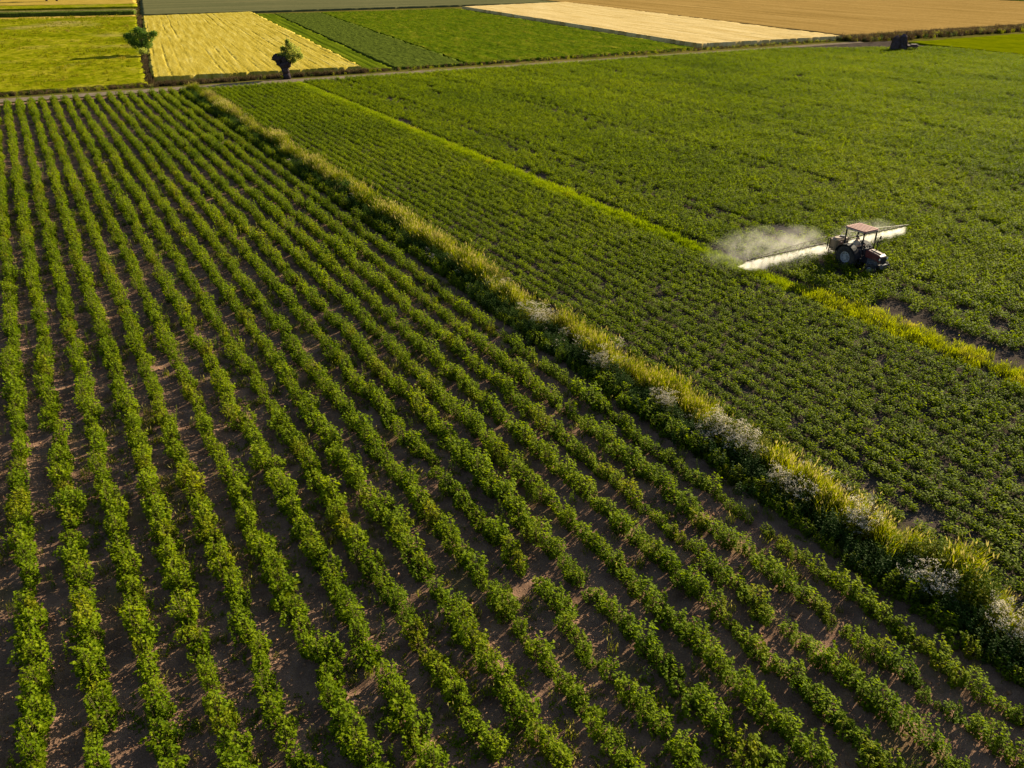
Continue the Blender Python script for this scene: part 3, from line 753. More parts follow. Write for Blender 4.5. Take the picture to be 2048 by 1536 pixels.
# ------------------------------------------------------------------ solid mesh builder for machines, trees and people
class MB:
    def __init__(self): self.v = []; self.f = []
    def add(self, v, f):
        b = len(self.v); self.v += [tuple(x) for x in v]; self.f += [tuple(b + i for i in q) for q in f]; return self
    def box(self, c, size, rot=None, taper=1.0, bev=0.0):
        x, y, z = [k / 2 for k in size]
        pts = []
        b = min(bev, x * 0.9, y * 0.9)
        for zz, k in ((-z, 1.0), (z, taper)):
            for sx, sy in ((-1, -1), (1, -1), (1, 1), (-1, 1)):
                if b > 0:
                    X, Y = x * k, y * k
                    o = [(sx * X, sy * (Y - b)), (sx * (X - b), sy * Y)]
                    if sx * sy > 0: o.reverse()
                    if (sx, sy) in ((-1, -1), (1, 1)): o.reverse()
                    if (sx, sy) in ((1, -1), (-1, 1)): o.reverse()
                    pts += [(p[0], p[1], zz) for p in o]
                else: pts.append((sx * x * k, sy * y * k, zz))
        n = len(pts) // 2
        if b > 0:      # order each ring by angle so the outline never crosses itself
            r0 = sorted(pts[:n], key=lambda p: math.atan2(p[1] / y, p[0] / x)); r1 = sorted(pts[n:], key=lambda p: math.atan2(p[1] / y, p[0] / x))
            pts = r0 + r1
        m = Matrix.Rotation(0, 3, 'Z') if rot is None else rot
        pts = [Vector(c) + m @ Vector(p) for p in pts]
        f = [tuple(range(n))[::-1], tuple(range(n, 2 * n))] + [(i, (i + 1) % n, n + (i + 1) % n, n + i) for i in range(n)]
        return self.add(pts, f)
    def tube(self, p, q, r0, r1=None, n=10, cap=True):
        r1 = r0 if r1 is None else r1
        p = Vector(p); q = Vector(q); d = (q - p).normalized()
        a = d.orthogonal().normalized(); b = d.cross(a)
        v = [c + (a * math.cos(2 * PI * k / n) + b * math.sin(2 * PI * k / n)) * r for c, r in ((p, r0), (q, r1)) for k in range(n)]
        f = [(k, (k + 1) % n, n + (k + 1) % n, n + k) for k in range(n)]
        if cap: f += [tuple(range(n))[::-1], tuple(range(n, 2 * n))]
        return self.add(v, f)
    def path(self, pts, rad, n=8):
        for i in range(len(pts) - 1):
            self.tube(pts[i], pts[i + 1], rad[i] if hasattr(rad, '__len__') else rad, rad[i + 1] if hasattr(rad, '__len__') else rad, n)
        return self
    def lathe_y(self, c, prof, n=28):
        """revolve (radius, y) profile about the Y axis"""
        v = []; m = len(prof)
        for k in range(n):
            a = 2 * PI * k / n
            for r, y in prof: v.append((c[0] + r * math.cos(a), c[1] + y, c[2] + r * math.sin(a)))
        f = [(k * m + j, k * m + (j + 1) % m, ((k + 1) % n) * m + (j + 1) % m, ((k + 1) % n) * m + j) for k in range(n) for j in range(m)]
        return self.add(v, f)
    def prism(self, outline, y0, y1):
        """outline in x-z extruded along y"""
        n = len(outline)
        v = [(x, y0, z) for x, z in outline] + [(x, y1, z) for x, z in outline]
        f = [tuple(range(n)), tuple(range(n, 2 * n))[::-1]] + [((i + 1) % n, i, n + i, n + (i + 1) % n) for i in range(n)]
        return self.add(v, f)
    def build(self, name, mat, parent=None, loc=None, smooth=False):
        me = bpy.data.meshes.new(name); me.from_pydata(self.v, [], self.f); me.materials.append(mat)
        import bmesh
        bm = bmesh.new(); bm.from_mesh(me); bmesh.ops.recalc_face_normals(bm, faces=bm.faces); bm.to_mesh(me); bm.free()
        if smooth: me.shade_smooth()
        me.update()
        return link(name, me, parent, loc)

# ------------------------------------------------------------------ TRACTOR
P = dict(
    red=paint('faded_red_paint', (0.085, 0.010, 0.014), 0.4, dirt=0.2),
    roof=paint('sun_bleached_red_roof', (0.27, 0.10, 0.075), 0.7, dirt=0.2, dirt_col=(0.5, 0.36, 0.28)),
    trim=paint('pale_roof_trim', (0.42, 0.33, 0.26), 0.6),
    dark=paint('dark_cast_iron', (0.014, 0.014, 0.022), 0.75, dirt=0.1, spec=0.15),
    tyre=paint('tyre_rubber', (0.018, 0.018, 0.020), 0.8, dirt=0.35, spec=0.2),
    rim=paint('grey_white_rim', (0.28, 0.29, 0.31), 0.6, dirt=0.4),
    grey=paint('grey_engine_paint', (0.06, 0.065, 0.08), 0.5, dirt=0.2),
    steel=paint('bare_steel', (0.32, 0.31, 0.29), 0.4, 0.7, dirt=0.4),
    tank=paint('yellowed_plastic_tank', (0.27, 0.17, 0.10), 0.5, dirt=0.3),
    seat=paint('black_vinyl', (0.03, 0.03, 0.03), 0.5),
    glass=paint('headlight_glass', (0.7, 0.7, 0.65), 0.15, dirt=0.2),
    boom=paint('boom_frame_paint', (0.14, 0.10, 0.05), 0.5, dirt=0.5))
TS, TT = 41.95, 31.45
tr = empty('tractor', W(TS, TT, 0.0), -(PI / 2 - RA))      # drives along the rows towards the camera; local x forward, y to its left
tag(tr, 'small old red tractor with open cab and pinkish roof spraying the potato field', 'tractor')
def tyre_prof(R, w, hole):
    h = w / 2
    return [(hole, -h * 0.75), (hole + (R - hole) * 0.5, -h), (R * 0.96, -h * 0.85), (R, -h * 0.55), (R, h * 0.55), (R * 0.96, h * 0.85), (hole + (R - hole) * 0.5, h), (hole, h * 0.75)]
def wheel(name, x, y, R, w, hole, lugs):
    e = MB().lathe_y((0, 0, 0), tyre_prof(R - 0.025, w, hole), 32)
    for k in range(lugs):
        a = 2 * PI * k / lugs
        for sg in (-1, 1):
            aa = a + (0.5 * 2 * PI / lugs if sg > 0 else 0)
            m = Matrix.Rotation(-aa, 3, 'Y') @ Matrix.Rotation(sg * 0.6, 3, 'X')
            e.box((math.cos(aa) * (R - 0.015), sg * w * 0.23, math.sin(aa) * (R - 0.015)), (0.05, w * 0.5, 0.045), m)
    root = e.build(name, P['tyre'], tr, (x, y, R))
    sgn = 1 if y > 0 else -1
    r = MB().lathe_y((0, 0, 0), [(hole + 0.012, -w * 0.36), (hole + 0.012, w * 0.36), (hole - 0.03, w * 0.36), (hole - 0.05, w * 0.1), (hole - 0.05, -w * 0.1), (hole - 0.03, -w * 0.36)], 28)
    r.lathe_y((0, sgn * w * 0.05, 0), [(0.001, -0.02), (hole - 0.03, -0.02), (hole - 0.03, 0.02), (0.001, 0.02)], 24)
    r.lathe_y((0, sgn * w * 0.2, 0), [(0.001, -0.07), (hole * 0.42, -0.07), (hole * 0.36, 0.07), (0.001, 0.07)], 16)
    r.build('rim', P['rim'], root)
    b = MB()
    for k in range(8):
        a = k * PI / 4; b.tube((math.cos(a) * hole * 0.65, sgn * w * 0.05, math.sin(a) * hole * 0.65), (math.cos(a) * hole * 0.65, sgn * (w * 0.05 + 0.05), math.sin(a) * hole * 0.65), 0.022, n=6)
    b.build('wheel_bolts', P['dark'], root)
    return root
for y in (-0.66, 0.66): wheel('rear_wheel', 0, y, 0.70, 0.36, 0.34, 18)
for y in (-0.62, 0.62): wheel('front_wheel', 2.02, y, 0.375, 0.21, 0.19, 14)
e = MB()
e.box((0.05, 0, 0.72), (0.75, 0.42, 0.50), bev=0.06); e.box((0.8, 0, 0.72), (0.9, 0.36, 0.42), bev=0.05)
e.tube((0, -0.5, 0.70), (0, 0.5, 0.70), 0.12, n=12)
e.build('gearbox', P['dark'], tr)
e = MB(); e.box((1.62, 0, 0.74), (0.9, 0.40, 0.46), bev=0.04)
for k in range(4): e.tube((1.35 + 0.18 * k, -0.2, 0.95), (1.35 + 0.18 * k, -0.28, 0.8), 0.03, n=6)
e.tube((1.5, -0.26, 0.62), (1.75, -0.26, 0.62), 0.07, n=10); e.tube((1.3, -0.2, 0.55), (1.3, -0.29, 0.55), 0.06, n=8)
e.build('engine_block', P['grey'], tr)
e = MB(); e.tube((2.02, -0.52, 0.375), (2.02, 0.52, 0.375), 0.05, n=8); e.box((2.02, 0, 0.47), (0.22, 0.5, 0.16)); e.box((2.2, 0, 0.55), (0.3, 0.34, 0.2), bev=0.03)
for y in (-0.5, 0.5): e.tube((2.02, y, 0.3), (2.02, y, 0.6), 0.04, n=8)
e.build('front_axle', P['dark'], tr)
e = MB(); e.prism([(0.98, 0.92), (0.98, 1.33), (1.2, 1.37), (2.15, 1.27), (2.36, 1.20), (2.42, 1.08), (2.42, 0.82), (1.9, 0.88)], -0.27, 0.27)
hood = e.build('hood', P['red'], tr)
bv = hood.modifiers.new('bevel', 'BEVEL'); bv.width = 0.045; bv.segments = 3
e = MB(); e.box((1.7, 0, 1.345), (0.9, 0.10, 0.03), Matrix.Rotation(0.09, 3, 'Y')); e.build('hood_highlight', P['trim'], hood)  # pale bar standing in for the highlight along the hood top
e = MB()
for k in range(7): e.box((2.435, 0, 0.80 + 0.055 * k), (0.03, 0.44, 0.022))
e.box((2.425, 0, 0.96), (0.02, 0.46, 0.40)); e.build('grille', P['dark'], tr)
for y in (-0.34, 0.34):
    h = MB().tube((2.28, y, 1.06), (2.40, y, 1.06), 0.05, 0.075, 12).build('headlight', P['dark'], tr)
    MB().tube((2.40, y, 1.06), (2.412, y, 1.06), 0.07, 0.06, 12).build('lens', P['glass'], h)
e = MB(); e.box((2.52, 0, 0.62), (0.16, 0.5, 0.24), bev=0.03)
for k in range(4): e.box((2.62, -0.18 + 0.12 * k, 0.62), (0.08, 0.07, 0.26), bev=0.02)
e.build('front_weights', P['grey'], tr)
MB().path([(1.5, 0.16, 1.30), (1.5, 0.16, 1.5), (1.5, 0.16, 1.95)], [0.03, 0.045, 0.028], 10).build('exhaust_pipe', P['dark'], tr)
MB().path([(1.15, -0.15, 1.33), (1.15, -0.15, 1.55)], 0.03, 8).tube((1.15, -0.15, 1.55), (1.15, -0.15, 1.64), 0.07, n=12).build('air_intake', P['dark'], tr)
for sg in (-1, 1):
    e = MB(); pts = []
    for k in range(13):
        a = math.radians(5 + 160 * k / 12); pts.append((math.cos(a) * 0.80, 0.70 + math.sin(a) * 0.80))
    inner = [(x * 0.965, 0.70 + (z - 0.70) * 0.965) for x, z in pts]
    for i in range(12):
        y0, y1 = sg * 0.44, sg * 0.86
        q = [(pts[i][0], y0, pts[i][1]), (pts[i + 1][0], y0, pts[i + 1][1]), (pts[i + 1][0], y1, pts[i + 1][1]), (pts[i][0], y1, pts[i][1]),
             (inner[i][0], y0, inner[i][1]), (inner[i + 1][0], y0, inner[i + 1][1]), (inner[i + 1][0], y1, inner[i + 1][1]), (inner[i][0], y1, inner[i][1])]
        e.add(q, [(0, 1, 2, 3), (7, 6, 5, 4), (0, 4, 5, 1), (1, 5, 6, 2), (2, 6, 7, 3), (3, 7, 4, 0)])
    e.prism([(0.76, 0.72)] + [(x * 0.96, 0.70 + (z - 0.70) * 0.96) for x, z in pts] + [(-0.4, 0.95)], sg * 0.44, sg * 0.47)
    f = e.build('fender', P['dark'], tr)
    MB().box((-0.45, sg * 0.78, 1.48), (0.08, 0.10, 0.10)).build('rear_lamp', P['red'], f)
e = MB(); e.box((0.55, 0, 0.80), (0.9, 1.05, 0.04)); e.box((0.85, -0.5, 0.5), (0.3, 0.12, 0.03)); e.tube((0.85, -0.46, 0.5), (0.85, -0.46, 0.8), 0.02, n=6)
e.box((0.85, 0.5, 0.5), (0.3, 0.12, 0.03)); e.tube((0.85, 0.46, 0.5), (0.85, 0.46, 0.8), 0.02, n=6); e.build('foot_platform', P['dark'], tr)
e = MB(); e.box((0.92, 0, 1.15), (0.16, 0.5, 0.5), bev=0.05); dash = e.build('dashboard', P['dark'], tr)
e = MB(); e.tube((0.88, 0, 1.28), (0.66, 0, 1.46), 0.018, n=8)
c0 = Vector((0.66, 0, 1.46)); ax = Vector((-0.77, 0, 0.63)).normalized(); u_ = Vector((0, 1, 0)); w_ = ax.cross(u_)
ring = [c0 + (u_ * math.cos(a) + w_ * math.sin(a)) * 0.19 for a in [2 * PI * k / 20 for k in range(21)]]
e.path(ring, 0.016, 6)
for k in (0, 7, 13): e.tube(c0, ring[k], 0.010, n=6)
e.build('steering_wheel', P['seat'], dash)
e = MB(); e.box((0.02, 0, 1.02), (0.44, 0.46, 0.11), bev=0.06); e.box((-0.22, 0, 1.22), (0.10, 0.44, 0.34), Matrix.Rotation(-0.15, 3, 'Y'), bev=0.04)
e.tube((0.0, 0, 0.8), (0, 0, 0.98), 0.06, n=8); e.build('seat', P['seat'], tr)
# open safety frame and roof
fr = MB()
for y in (-0.55, 0.55):
    fr.box((-0.40, y, 1.68), (0.07, 0.07, 1.42)); fr.box((0.86, y, 1.62), (0.06, 0.06, 1.54))
    fr.box((0.23, y, 2.36), (1.30, 0.05, 0.05))
for x in (-0.40, 0.86): fr.box((x, 0, 2.36), (0.055, 1.05, 0.052))
fr.box((-0.40, 0, 1.55), (0.04, 1.05, 0.04)); fr.box((0.86, 0, 1.36), (0.04, 1.04, 0.04))
fr.build('cab_frame', P['dark'], tr)
rf = MB(); rf.box((0.22, 0, 2.45), (1.52, 1.32, 0.10), taper=0.94, bev=0.10); roof = rf.build('roof', P['roof'], tr)
rt = MB()
for y in (-0.655, 0.655): rt.box((0.22, y, 2.405), (1.28, 0.035, 0.05))
for x in (-0.535, 0.975): rt.box((x, 0, 2.405), (0.035, 1.1, 0.05))
rt.build('roof_trim', P['trim'], roof)
rr = MB()
for k in range(5): rr.box((0.22, -0.44 + 0.22 * k, 2.507), (1.22, 0.05, 0.016))
rr.build('roof_rib', P['roof'], roof)
e = MB()
e.path([(-0.2, -0.3, 0.45), (-1.0, -0.38, 0.55)], 0.035, 8).path([(-0.2, 0.3, 0.45), (-1.0, 0.38, 0.55)], 0.035, 8).path([(-0.3, 0, 0.95), (-0.95, 0, 1.05)], 0.03, 8)
e.build('three_point_linkage', P['steel'], tr)
for y in (-0.62, 0.62):
    e = MB(); e.tube((0.98, y * 0.93, 1.95), (1.05, y * 1.25, 1.95), 0.012, n=6); e.box((1.05, y * 1.3, 1.95), (0.03, 0.14, 0.2), bev=0.01); e.build('side_mirror', P['dark'], tr)

# short bonnet: everything ahead of the dash sits closer
def fx(x): return x if x < 0.9 else 0.9 + (x - 0.9) * 0.78
for ch in tr.children_recursive:
    if ch.name.startswith('rear_wheel') or (ch.parent and ch.parent.name.startswith(('rear_wheel', 'front_wheel'))): continue
    if ch.name.startswith('front_wheel'): ch.location.x = fx(2.02); continue
    for v_ in ch.data.vertices: v_.co.x = fx(v_.co.x)
    ch.data.update()
# ------------------------------------------------------------------ SPRAYER carried behind the tractor
sp = empty('field_sprayer', W(TS, TT, 0.0), -(PI / 2 - RA))
tag(sp, 'mounted field sprayer with tan tank and long spread boom behind the tractor', 'sprayer')
e = MB(); e.box((-1.22, 0, 1.12), (0.62, 1.15, 0.62), bev=0.16); e.box((-1.22, 0, 1.47), (0.50, 0.95, 0.10), taper=0.8, bev=0.12); e.box((-1.22, 0, 0.76), (0.5, 0.9, 0.10), taper=1.1, bev=0.1)
tk = e.build('tank', P['tank'], sp)
MB().tube((-1.2, 0.2, 1.52), (-1.2, 0.2, 1.58), 0.15, n=16).build('tank_lid', P['seat'], tk)
e = MB()
for x in (-0.98, -1.50):
    for y in (-0.5, 0.5): e.box((x, y, 0.95), (0.05, 0.05, 1.05))
    e.box((x, 0, 0.66), (0.052, 1.0, 0.052)); e.box((x, 0, 1.44), (0.05, 0.98, 0.04))
for y in (-0.5, 0.5): e.box((-1.24, y, 0.52), (0.56, 0.052, 0.052))
e.box((-1.55, 0, 1.3), (0.05, 1.3, 0.06)); e.box((-1.55, -0.62, 1.1), (0.05, 0.05, 0.75)); e.box((-1.55, 0.62, 1.1), (0.05, 0.05, 0.75))
e.build('sprayer_frame', P['boom'], sp)
MB().tube((-0.9, -0.25, 0.62), (-0.72, -0.25, 0.62), 0.12, n=14).box((-0.82, -0.25, 0.76), (0.14, 0.1, 0.1)).build('pump', P['grey'], sp)
MB().path([(-0.8, -0.2, 0.7), (-0.95, -0.45, 0.9), (-1.3, -0.66, 0.95), (-1.55, -0.6, 0.98)], 0.02, 6).build('hose', P['seat'], sp)
BZ = 1.08; BX = -1.70; BHALF = 7.2
for sg, nm in ((-1, 'boom_arm'), (1, 'boom_arm')):
    e = MB(); y0, y1 = sg * 0.62, sg * BHALF
    e.box((BX, (y0 + y1) / 2, BZ), (0.05, abs(y1 - y0), 0.05)); e.path([(BX, y0, BZ + 0.42), (BX, y1 * 0.55, BZ + 0.26), (BX, y1 * 0.96, BZ + 0.03)], 0.018, 6)
    k = 1.0
    while k < 6.6:
        zt = BZ + 0.42 - 0.055 * k
        e.tube((BX, sg * k, BZ), (BX, sg * (k + 0.3), zt), 0.010, n=5); e.tube((BX, sg * (k + 0.3), zt), (BX, sg * (k + 0.6), BZ), 0.010, n=5); k += 0.6
    e.tube((BX - 0.06, y0, BZ - 0.05), (BX - 0.06, y1, BZ - 0.05), 0.014, n=6)
    e.build(nm, P['boom'], sp)
nz = MB()
NOZ = np.arange(-BHALF + 0.15, BHALF, 0.5)
for y in NOZ: nz.tube((BX - 0.06, y, BZ - 0.05), (BX - 0.06, y, BZ - 0.15), 0.022, 0.012, 6)
tag(nz.build('nozzle_row', P['seat'], sp), kind='stuff')

# spray: fans of fine droplets under every nozzle, and mist that drifts off behind
def vol_mat(name, dens, col=(0.97, 0.93, 0.88), aniso=0.35, noise_scale=None, lo=0.45, gain=3.0):
    m, nt = new_mat(name)
    pv = N(nt, 'ShaderNodeVolumePrincipled', Anisotropy=aniso); pv.inputs['Color'].default_value = (*col, 1)
    o = N(nt, 'ShaderNodeOutputMaterial'); nt.links.new(pv.outputs[0], o.inputs['Volume'])
    if noise_scale is not None and gain < 0:       # streaky curtain
        tc = N(nt, 'ShaderNodeTexCoord'); mp = N(nt, 'ShaderNodeMapping'); mp.inputs['Scale'].default_value = (1.2, 2.4, 0.8)
        nt.links.new(tc.outputs['Object'], mp.inputs[0])
        a = noise(nt, mp.outputs[0], noise_scale, 3, 0.6)
        nt.links.new(math_n(nt, 'MULTIPLY', math_n(nt, 'MULTIPLY', math_n(nt, 'SUBTRACT', a, lo, clamp=True), 4.0), dens), pv.inputs['Density'])
    elif noise_scale is None: pv.inputs['Density'].default_value = dens
    else:
        tc = N(nt, 'ShaderNodeTexCoord')
        a = noise(nt, tc.outputs['Object'], noise_scale, 5, 0.62)
        # thins out towards the rim of the cloud
        ln = N(nt, 'ShaderNodeVectorMath', operation='LENGTH')
        mp = N(nt, 'ShaderNodeMapping'); nt.links.new(tc.outputs['Generated'], mp.inputs[0])
        mp.inputs['Location'].default_value = (-1, -1, -0.5); mp.inputs['Scale'].default_value = (2, 2, 1.3)
        nt.links.new(mp.outputs[0], ln.inputs[0])
        fall = math_n(nt, 'SUBTRACT', 1.0, ln.outputs['Value'], clamp=True)
        d = math_n(nt, 'MULTIPLY', math_n(nt, 'MULTIPLY', math_n(nt, 'SUBTRACT', a, lo, clamp=True), gain), fall)
        nt.links.new(math_n(nt, 'MULTIPLY', d, dens), pv.inputs['Density'])
    return m
M['spray'] = vol_mat('spray_fan', 1.9, aniso=0.3, noise_scale=1.5, lo=0.33, gain=-1)
M['mist'] = vol_mat('drifting_mist', 0.27, noise_scale=1.5, lo=0.42, gain=3.5)
sc_ = MB()
for y in NOZ:
    zt, zb = BZ - 0.12, random.uniform(0.02, 0.28); hw = 0.245; zb += 0.25 * max(0.0, abs(y) - 6.2); th = random.uniform(0.24, 0.36); bk = random.uniform(0.2, 0.4)
    x0 = BX - 0.06
    top = [(x0 - 0.06, y - 0.13, zt), (x0 + 0.05, y - 0.13, zt), (x0 + 0.05, y + 0.13, zt), (x0 - 0.06, y + 0.13, zt)]
    mid = [(x0 - bk * 0.5 - th * 0.6, y - hw, zt - 0.28), (x0 - bk * 0.5 + th * 0.6, y - hw, zt - 0.28), (x0 - bk * 0.5 + th * 0.6, y + hw, zt - 0.28), (x0 - bk * 0.5 - th * 0.6, y + hw, zt - 0.28)]
    bot = [(x0 - bk - th, y - hw, zb), (x0 - bk + th, y - hw, zb), (x0 - bk + th, y + hw, zb), (x0 - bk - th, y + hw, zb)]
    sc_.add(top + mid + bot, [(3, 2, 1, 0), (8, 9, 10, 11)] + [(a, (a + 1) % 4, 4 + (a + 1) % 4, 4 + a) for a in range(4)] + [(4 + a, 4 + (a + 1) % 4, 8 + (a + 1) % 4, 8 + a) for a in range(4)])
so_ = sc_.build('spray_curtain', M['spray']); so_.location = W(TS, TT, 0.0); so_.rotation_euler = (0, 0, -(PI / 2 - RA))
tag(so_, 'white curtain of spray falling from the boom on both sides of the tractor', 'spray', kind='stuff')
def cloud(name, c, size, label):
    q = MB(); nz_, na_ = 7, 16
    v = []
    for i in range(nz_ + 1):
        th = PI * i / nz_
        for k in range(na_):
            a = 2 * PI * k / na_; v.append((math.sin(th) * math.cos(a) * size[0] / 2, math.sin(th) * math.sin(a) * size[1] / 2, math.cos(th) * size[2] / 2))
    f = [(i * na_ + k, i * na_ + (k + 1) % na_, (i + 1) * na_ + (k + 1) % na_, (i + 1) * na_ + k) for i in range(nz_) for k in range(na_)]
    q.add(v, f); o = q.build(name, M['mist']); o.location = W(*c); o.rotation_euler = (0, 0, RA)
    tag(o, label, 'mist', kind='stuff'); return o
cloud('drifting_mist', (38.0, 34.7, 0.8), (10.4, 6.2, 2.5), 'thin pale mist drifting back over the potato plants from the left boom')
cloud('drifting_mist', (46.0, 34.0, 0.8), (6.4, 3.0, 1.7), 'thin haze of droplets just behind the right boom')
cloud('drifting_mist', (40.8, 34.6, 1.15), (3.6, 3.0, 1.5), 'denser puff of mist just behind the sprayer tank')

# ------------------------------------------------------------------ DRIVER
def skin_chain(name, verts, edges, radii, mat, parent, sub=1, root=0):
    me = bpy.data.meshes.new(name); me.from_pydata(verts, edges, []); me.materials.append(mat)
    o = link(name, me, parent)
    md = o.modifiers.new('skin', 'SKIN')
    sv = me.skin_vertices[0].data
    for i, r in enumerate(radii): sv[i].radius = r if isinstance(r, tuple) else (r, r)
    for v_ in sv: v_.use_root = False
    sv[root].use_root = True
    md.use_smooth_shade = True
    ss = o.modifiers.new('subdivision', 'SUBSURF'); ss.levels = sub; ss.render_levels = sub
    return o
skinm = paint('skin', (0.42, 0.25, 0.17), 0.5, dirt=0.0); shirtm = paint('pale_shirt_cloth', (0.36, 0.32, 0.27), 0.85, dirt=0.1, spec=0.1)
trous = paint('dark_trouser_cloth', (0.05, 0.05, 0.07), 0.9, dirt=0.1, spec=0.1); hairm = paint('dark_hair', (0.03, 0.02, 0.015), 0.7, dirt=0.0)
dr = empty('person', W(TS, TT, 0.0), -(PI / 2 - RA))
tag(dr, 'tractor driver in a pale shirt sitting under the roof with hands on the wheel', 'person')
bv_, be_, br_ = [], [], []
def V3(p, r, par=None):
    bv_.append(p); br_.append(r)
    if par is not None: be_.append((par, len(bv_) - 1))
    return len(bv_) - 1
pel = V3((0.02, 0, 1.14), 0.15); wa = V3((0.0, 0, 1.30), 0.13, pel); ch = V3((-0.02, 0, 1.50), 0.155, wa); nk = V3((0.0, 0, 1.66), 0.058, ch)
hd = V3((0.03, 0, 1.74), 0.082, nk); hd2 = V3((0.04, 0, 1.84), 0.092, hd); V3((0.03, 0, 1.92), 0.06, hd2); V3((0.135, 0, 1.80), 0.018, hd2)
for sg in (-1, 1):
    sh = V3((-0.02, sg * 0.19, 1.56), 0.062, ch); el = V3((0.14, sg * 0.27, 1.30), 0.046, sh); wr = V3((0.46, sg * 0.19, 1.42), 0.032, el)
    pm = V3((0.55, sg * 0.175, 1.46), 0.036, wr)
    for j in range(4):
        k1 = V3((0.60, sg * (0.150 + 0.018 * j), 1.485 - 0.012 * j), 0.010, pm); V3((0.635, sg * (0.150 + 0.018 * j), 1.455 - 0.012 * j), 0.009, k1)
    V3((0.58, sg * 0.135, 1.45), 0.011, pm)
    hp = V3((0.08, sg * 0.10, 1.12), 0.095, pel); kn = V3((0.52, sg * 0.16, 1.14), 0.07, hp); an = V3((0.62, sg * 0.16, 0.88), 0.045, kn); V3((0.76, sg * 0.16, 0.855), 0.04, an)
skin_chain('body', bv_, be_, br_, skinm, dr)
tv = [(0.02, 0, 1.16), (0.0, 0, 1.30), (-0.02, 0, 1.50), (-0.01, 0, 1.60)]; te = [(0, 1), (1, 2), (2, 3)]; tr_ = [0.165, 0.15, 0.175, 0.09]
for sg in (-1, 1):
    b = len(tv); tv += [(-0.02, sg * 0.20, 1.56), (0.14, sg * 0.275, 1.30), (0.30, sg * 0.235, 1.36)]; te += [(2, b), (b, b + 1), (b + 1, b + 2)]; tr_ += [0.078, 0.062, 0.05]
skin_chain('shirt', tv, te, tr_, shirtm, dr)
tv = [(0.02, 0, 1.13)]; te = []; tr_ = [0.165]
for sg in (-1, 1):
    b = len(tv); tv += [(0.08, sg * 0.105, 1.12), (0.52, sg * 0.16, 1.14), (0.61, sg * 0.16, 0.93)]; te += [(0, b), (b, b + 1), (b + 1, b + 2)]; tr_ += [0.11, 0.085, 0.065]
skin_chain('trousers', tv, te, tr_, trous, dr)
e = MB(); v = []
for i in range(5):
    th = PI * 0.5 * i / 4
    for k in range(12):
        a = 2 * PI * k / 12; v.append((0.015 + math.sin(th) * math.cos(a) * 0.102, math.sin(th) * math.sin(a) * 0.098, 1.855 + math.cos(th) * 0.105))
e.add(v, [(i * 12 + k, i * 12 + (k + 1) % 12, (i + 1) * 12 + (k + 1) % 12, (i + 1) * 12 + k) for i in range(4) for k in range(12)]); e.build('hair', hairm, dr, smooth=True)

# ------------------------------------------------------------------ TREES
def blob(q, c, r, seed, n=10, m=7):
    """knobbly lump of wood"""
    v = []
    for i in range(m + 1):
        th = PI * i / m
        for k in range(n):
            a = 2 * PI * k / n; rr = 1 + 0.28 * math.sin(seed + 3 * a + 2 * th) + 0.2 * math.sin(seed * 2 + 5 * th + a)
            v.append((c[0] + math.sin(th) * math.cos(a) * r[0] * rr, c[1] + math.sin(th) * math.sin(a) * r[1] * rr, c[2] + math.cos(th) * r[2] * rr))
    q.add(v, [(i * n + k, i * n + (k + 1) % n, (i + 1) * n + (k + 1) % n, (i + 1) * n + k) for i in range(m) for k in range(n)])
def crown_leaves(clumps, n, L, mat, name, parent):
    q = Leaves()
    for i in range(n):
        c, r = clumps[random.randrange(len(clumps))]
        d = np.array([random.gauss(0, 1), random.gauss(0, 1), random.gauss(0, 1)]); d /= np.linalg.norm(d)
        p = np.array(c) + d * np.array(r) * random.random() ** 0.4
        q.leaf(p, rdir(), rdir(0.5), L * random.uniform(0.6, 1.4), L * 0.7, random.random())
    return link(name, q.mesh(name, [mat]), parent)
# round dark tree on the meadow edge
ft = empty('field_tree', W(21.5, 177.5, 0)); tag(ft, 'dark round crowned tree on the line between meadow and golden wheat', 'tree')
tk_ = MB().path([(0, 0, 0), (0.1, 0, 0.9), (0.05, 0.1, 1.8), (0.2, 0, 2.8)], [0.28, 0.22, 0.18, 0.10], 9)
cl = []
for (x, y, z, r) in [(-1.6, 0, 3.0, 1.3), (-0.8, 0.3, 3.8, 1.3), (0.4, 0, 3.9, 1.3), (2.6, 0.1, 3.9, 0.7), (1.7, 0, 3.3, 1.15), (0.1, -0.5, 2.8, 1.6), (-1.0, 0.2, 2.0, 1.1), (1.0, 0.2, 2.0, 1.0), (-2.3, 0, 3.5, 0.8), (-0.2, 0, 4.5, 0.8), (0.0, 0.3, 1.8, 1.0), (-1.6, 0.1, 2.4, 0.9)]:
    cl.append(((x, y, z), (r, r, r * 0.75))); tk_.tube((0.05, 0.05, 1.6), (x * 0.85, y, z - 0.1), 0.09, 0.03, 6)
tk_.build('trunk', M['bark'], ft)
crown_leaves(cl, 6500, 0.22, M['tree'], 'crown', ft)
shrub(21.0, 174.5, 0.9, 1.7, 900, M['willow'], 'light green bush at the foot of the dark round tree', L=0.2)
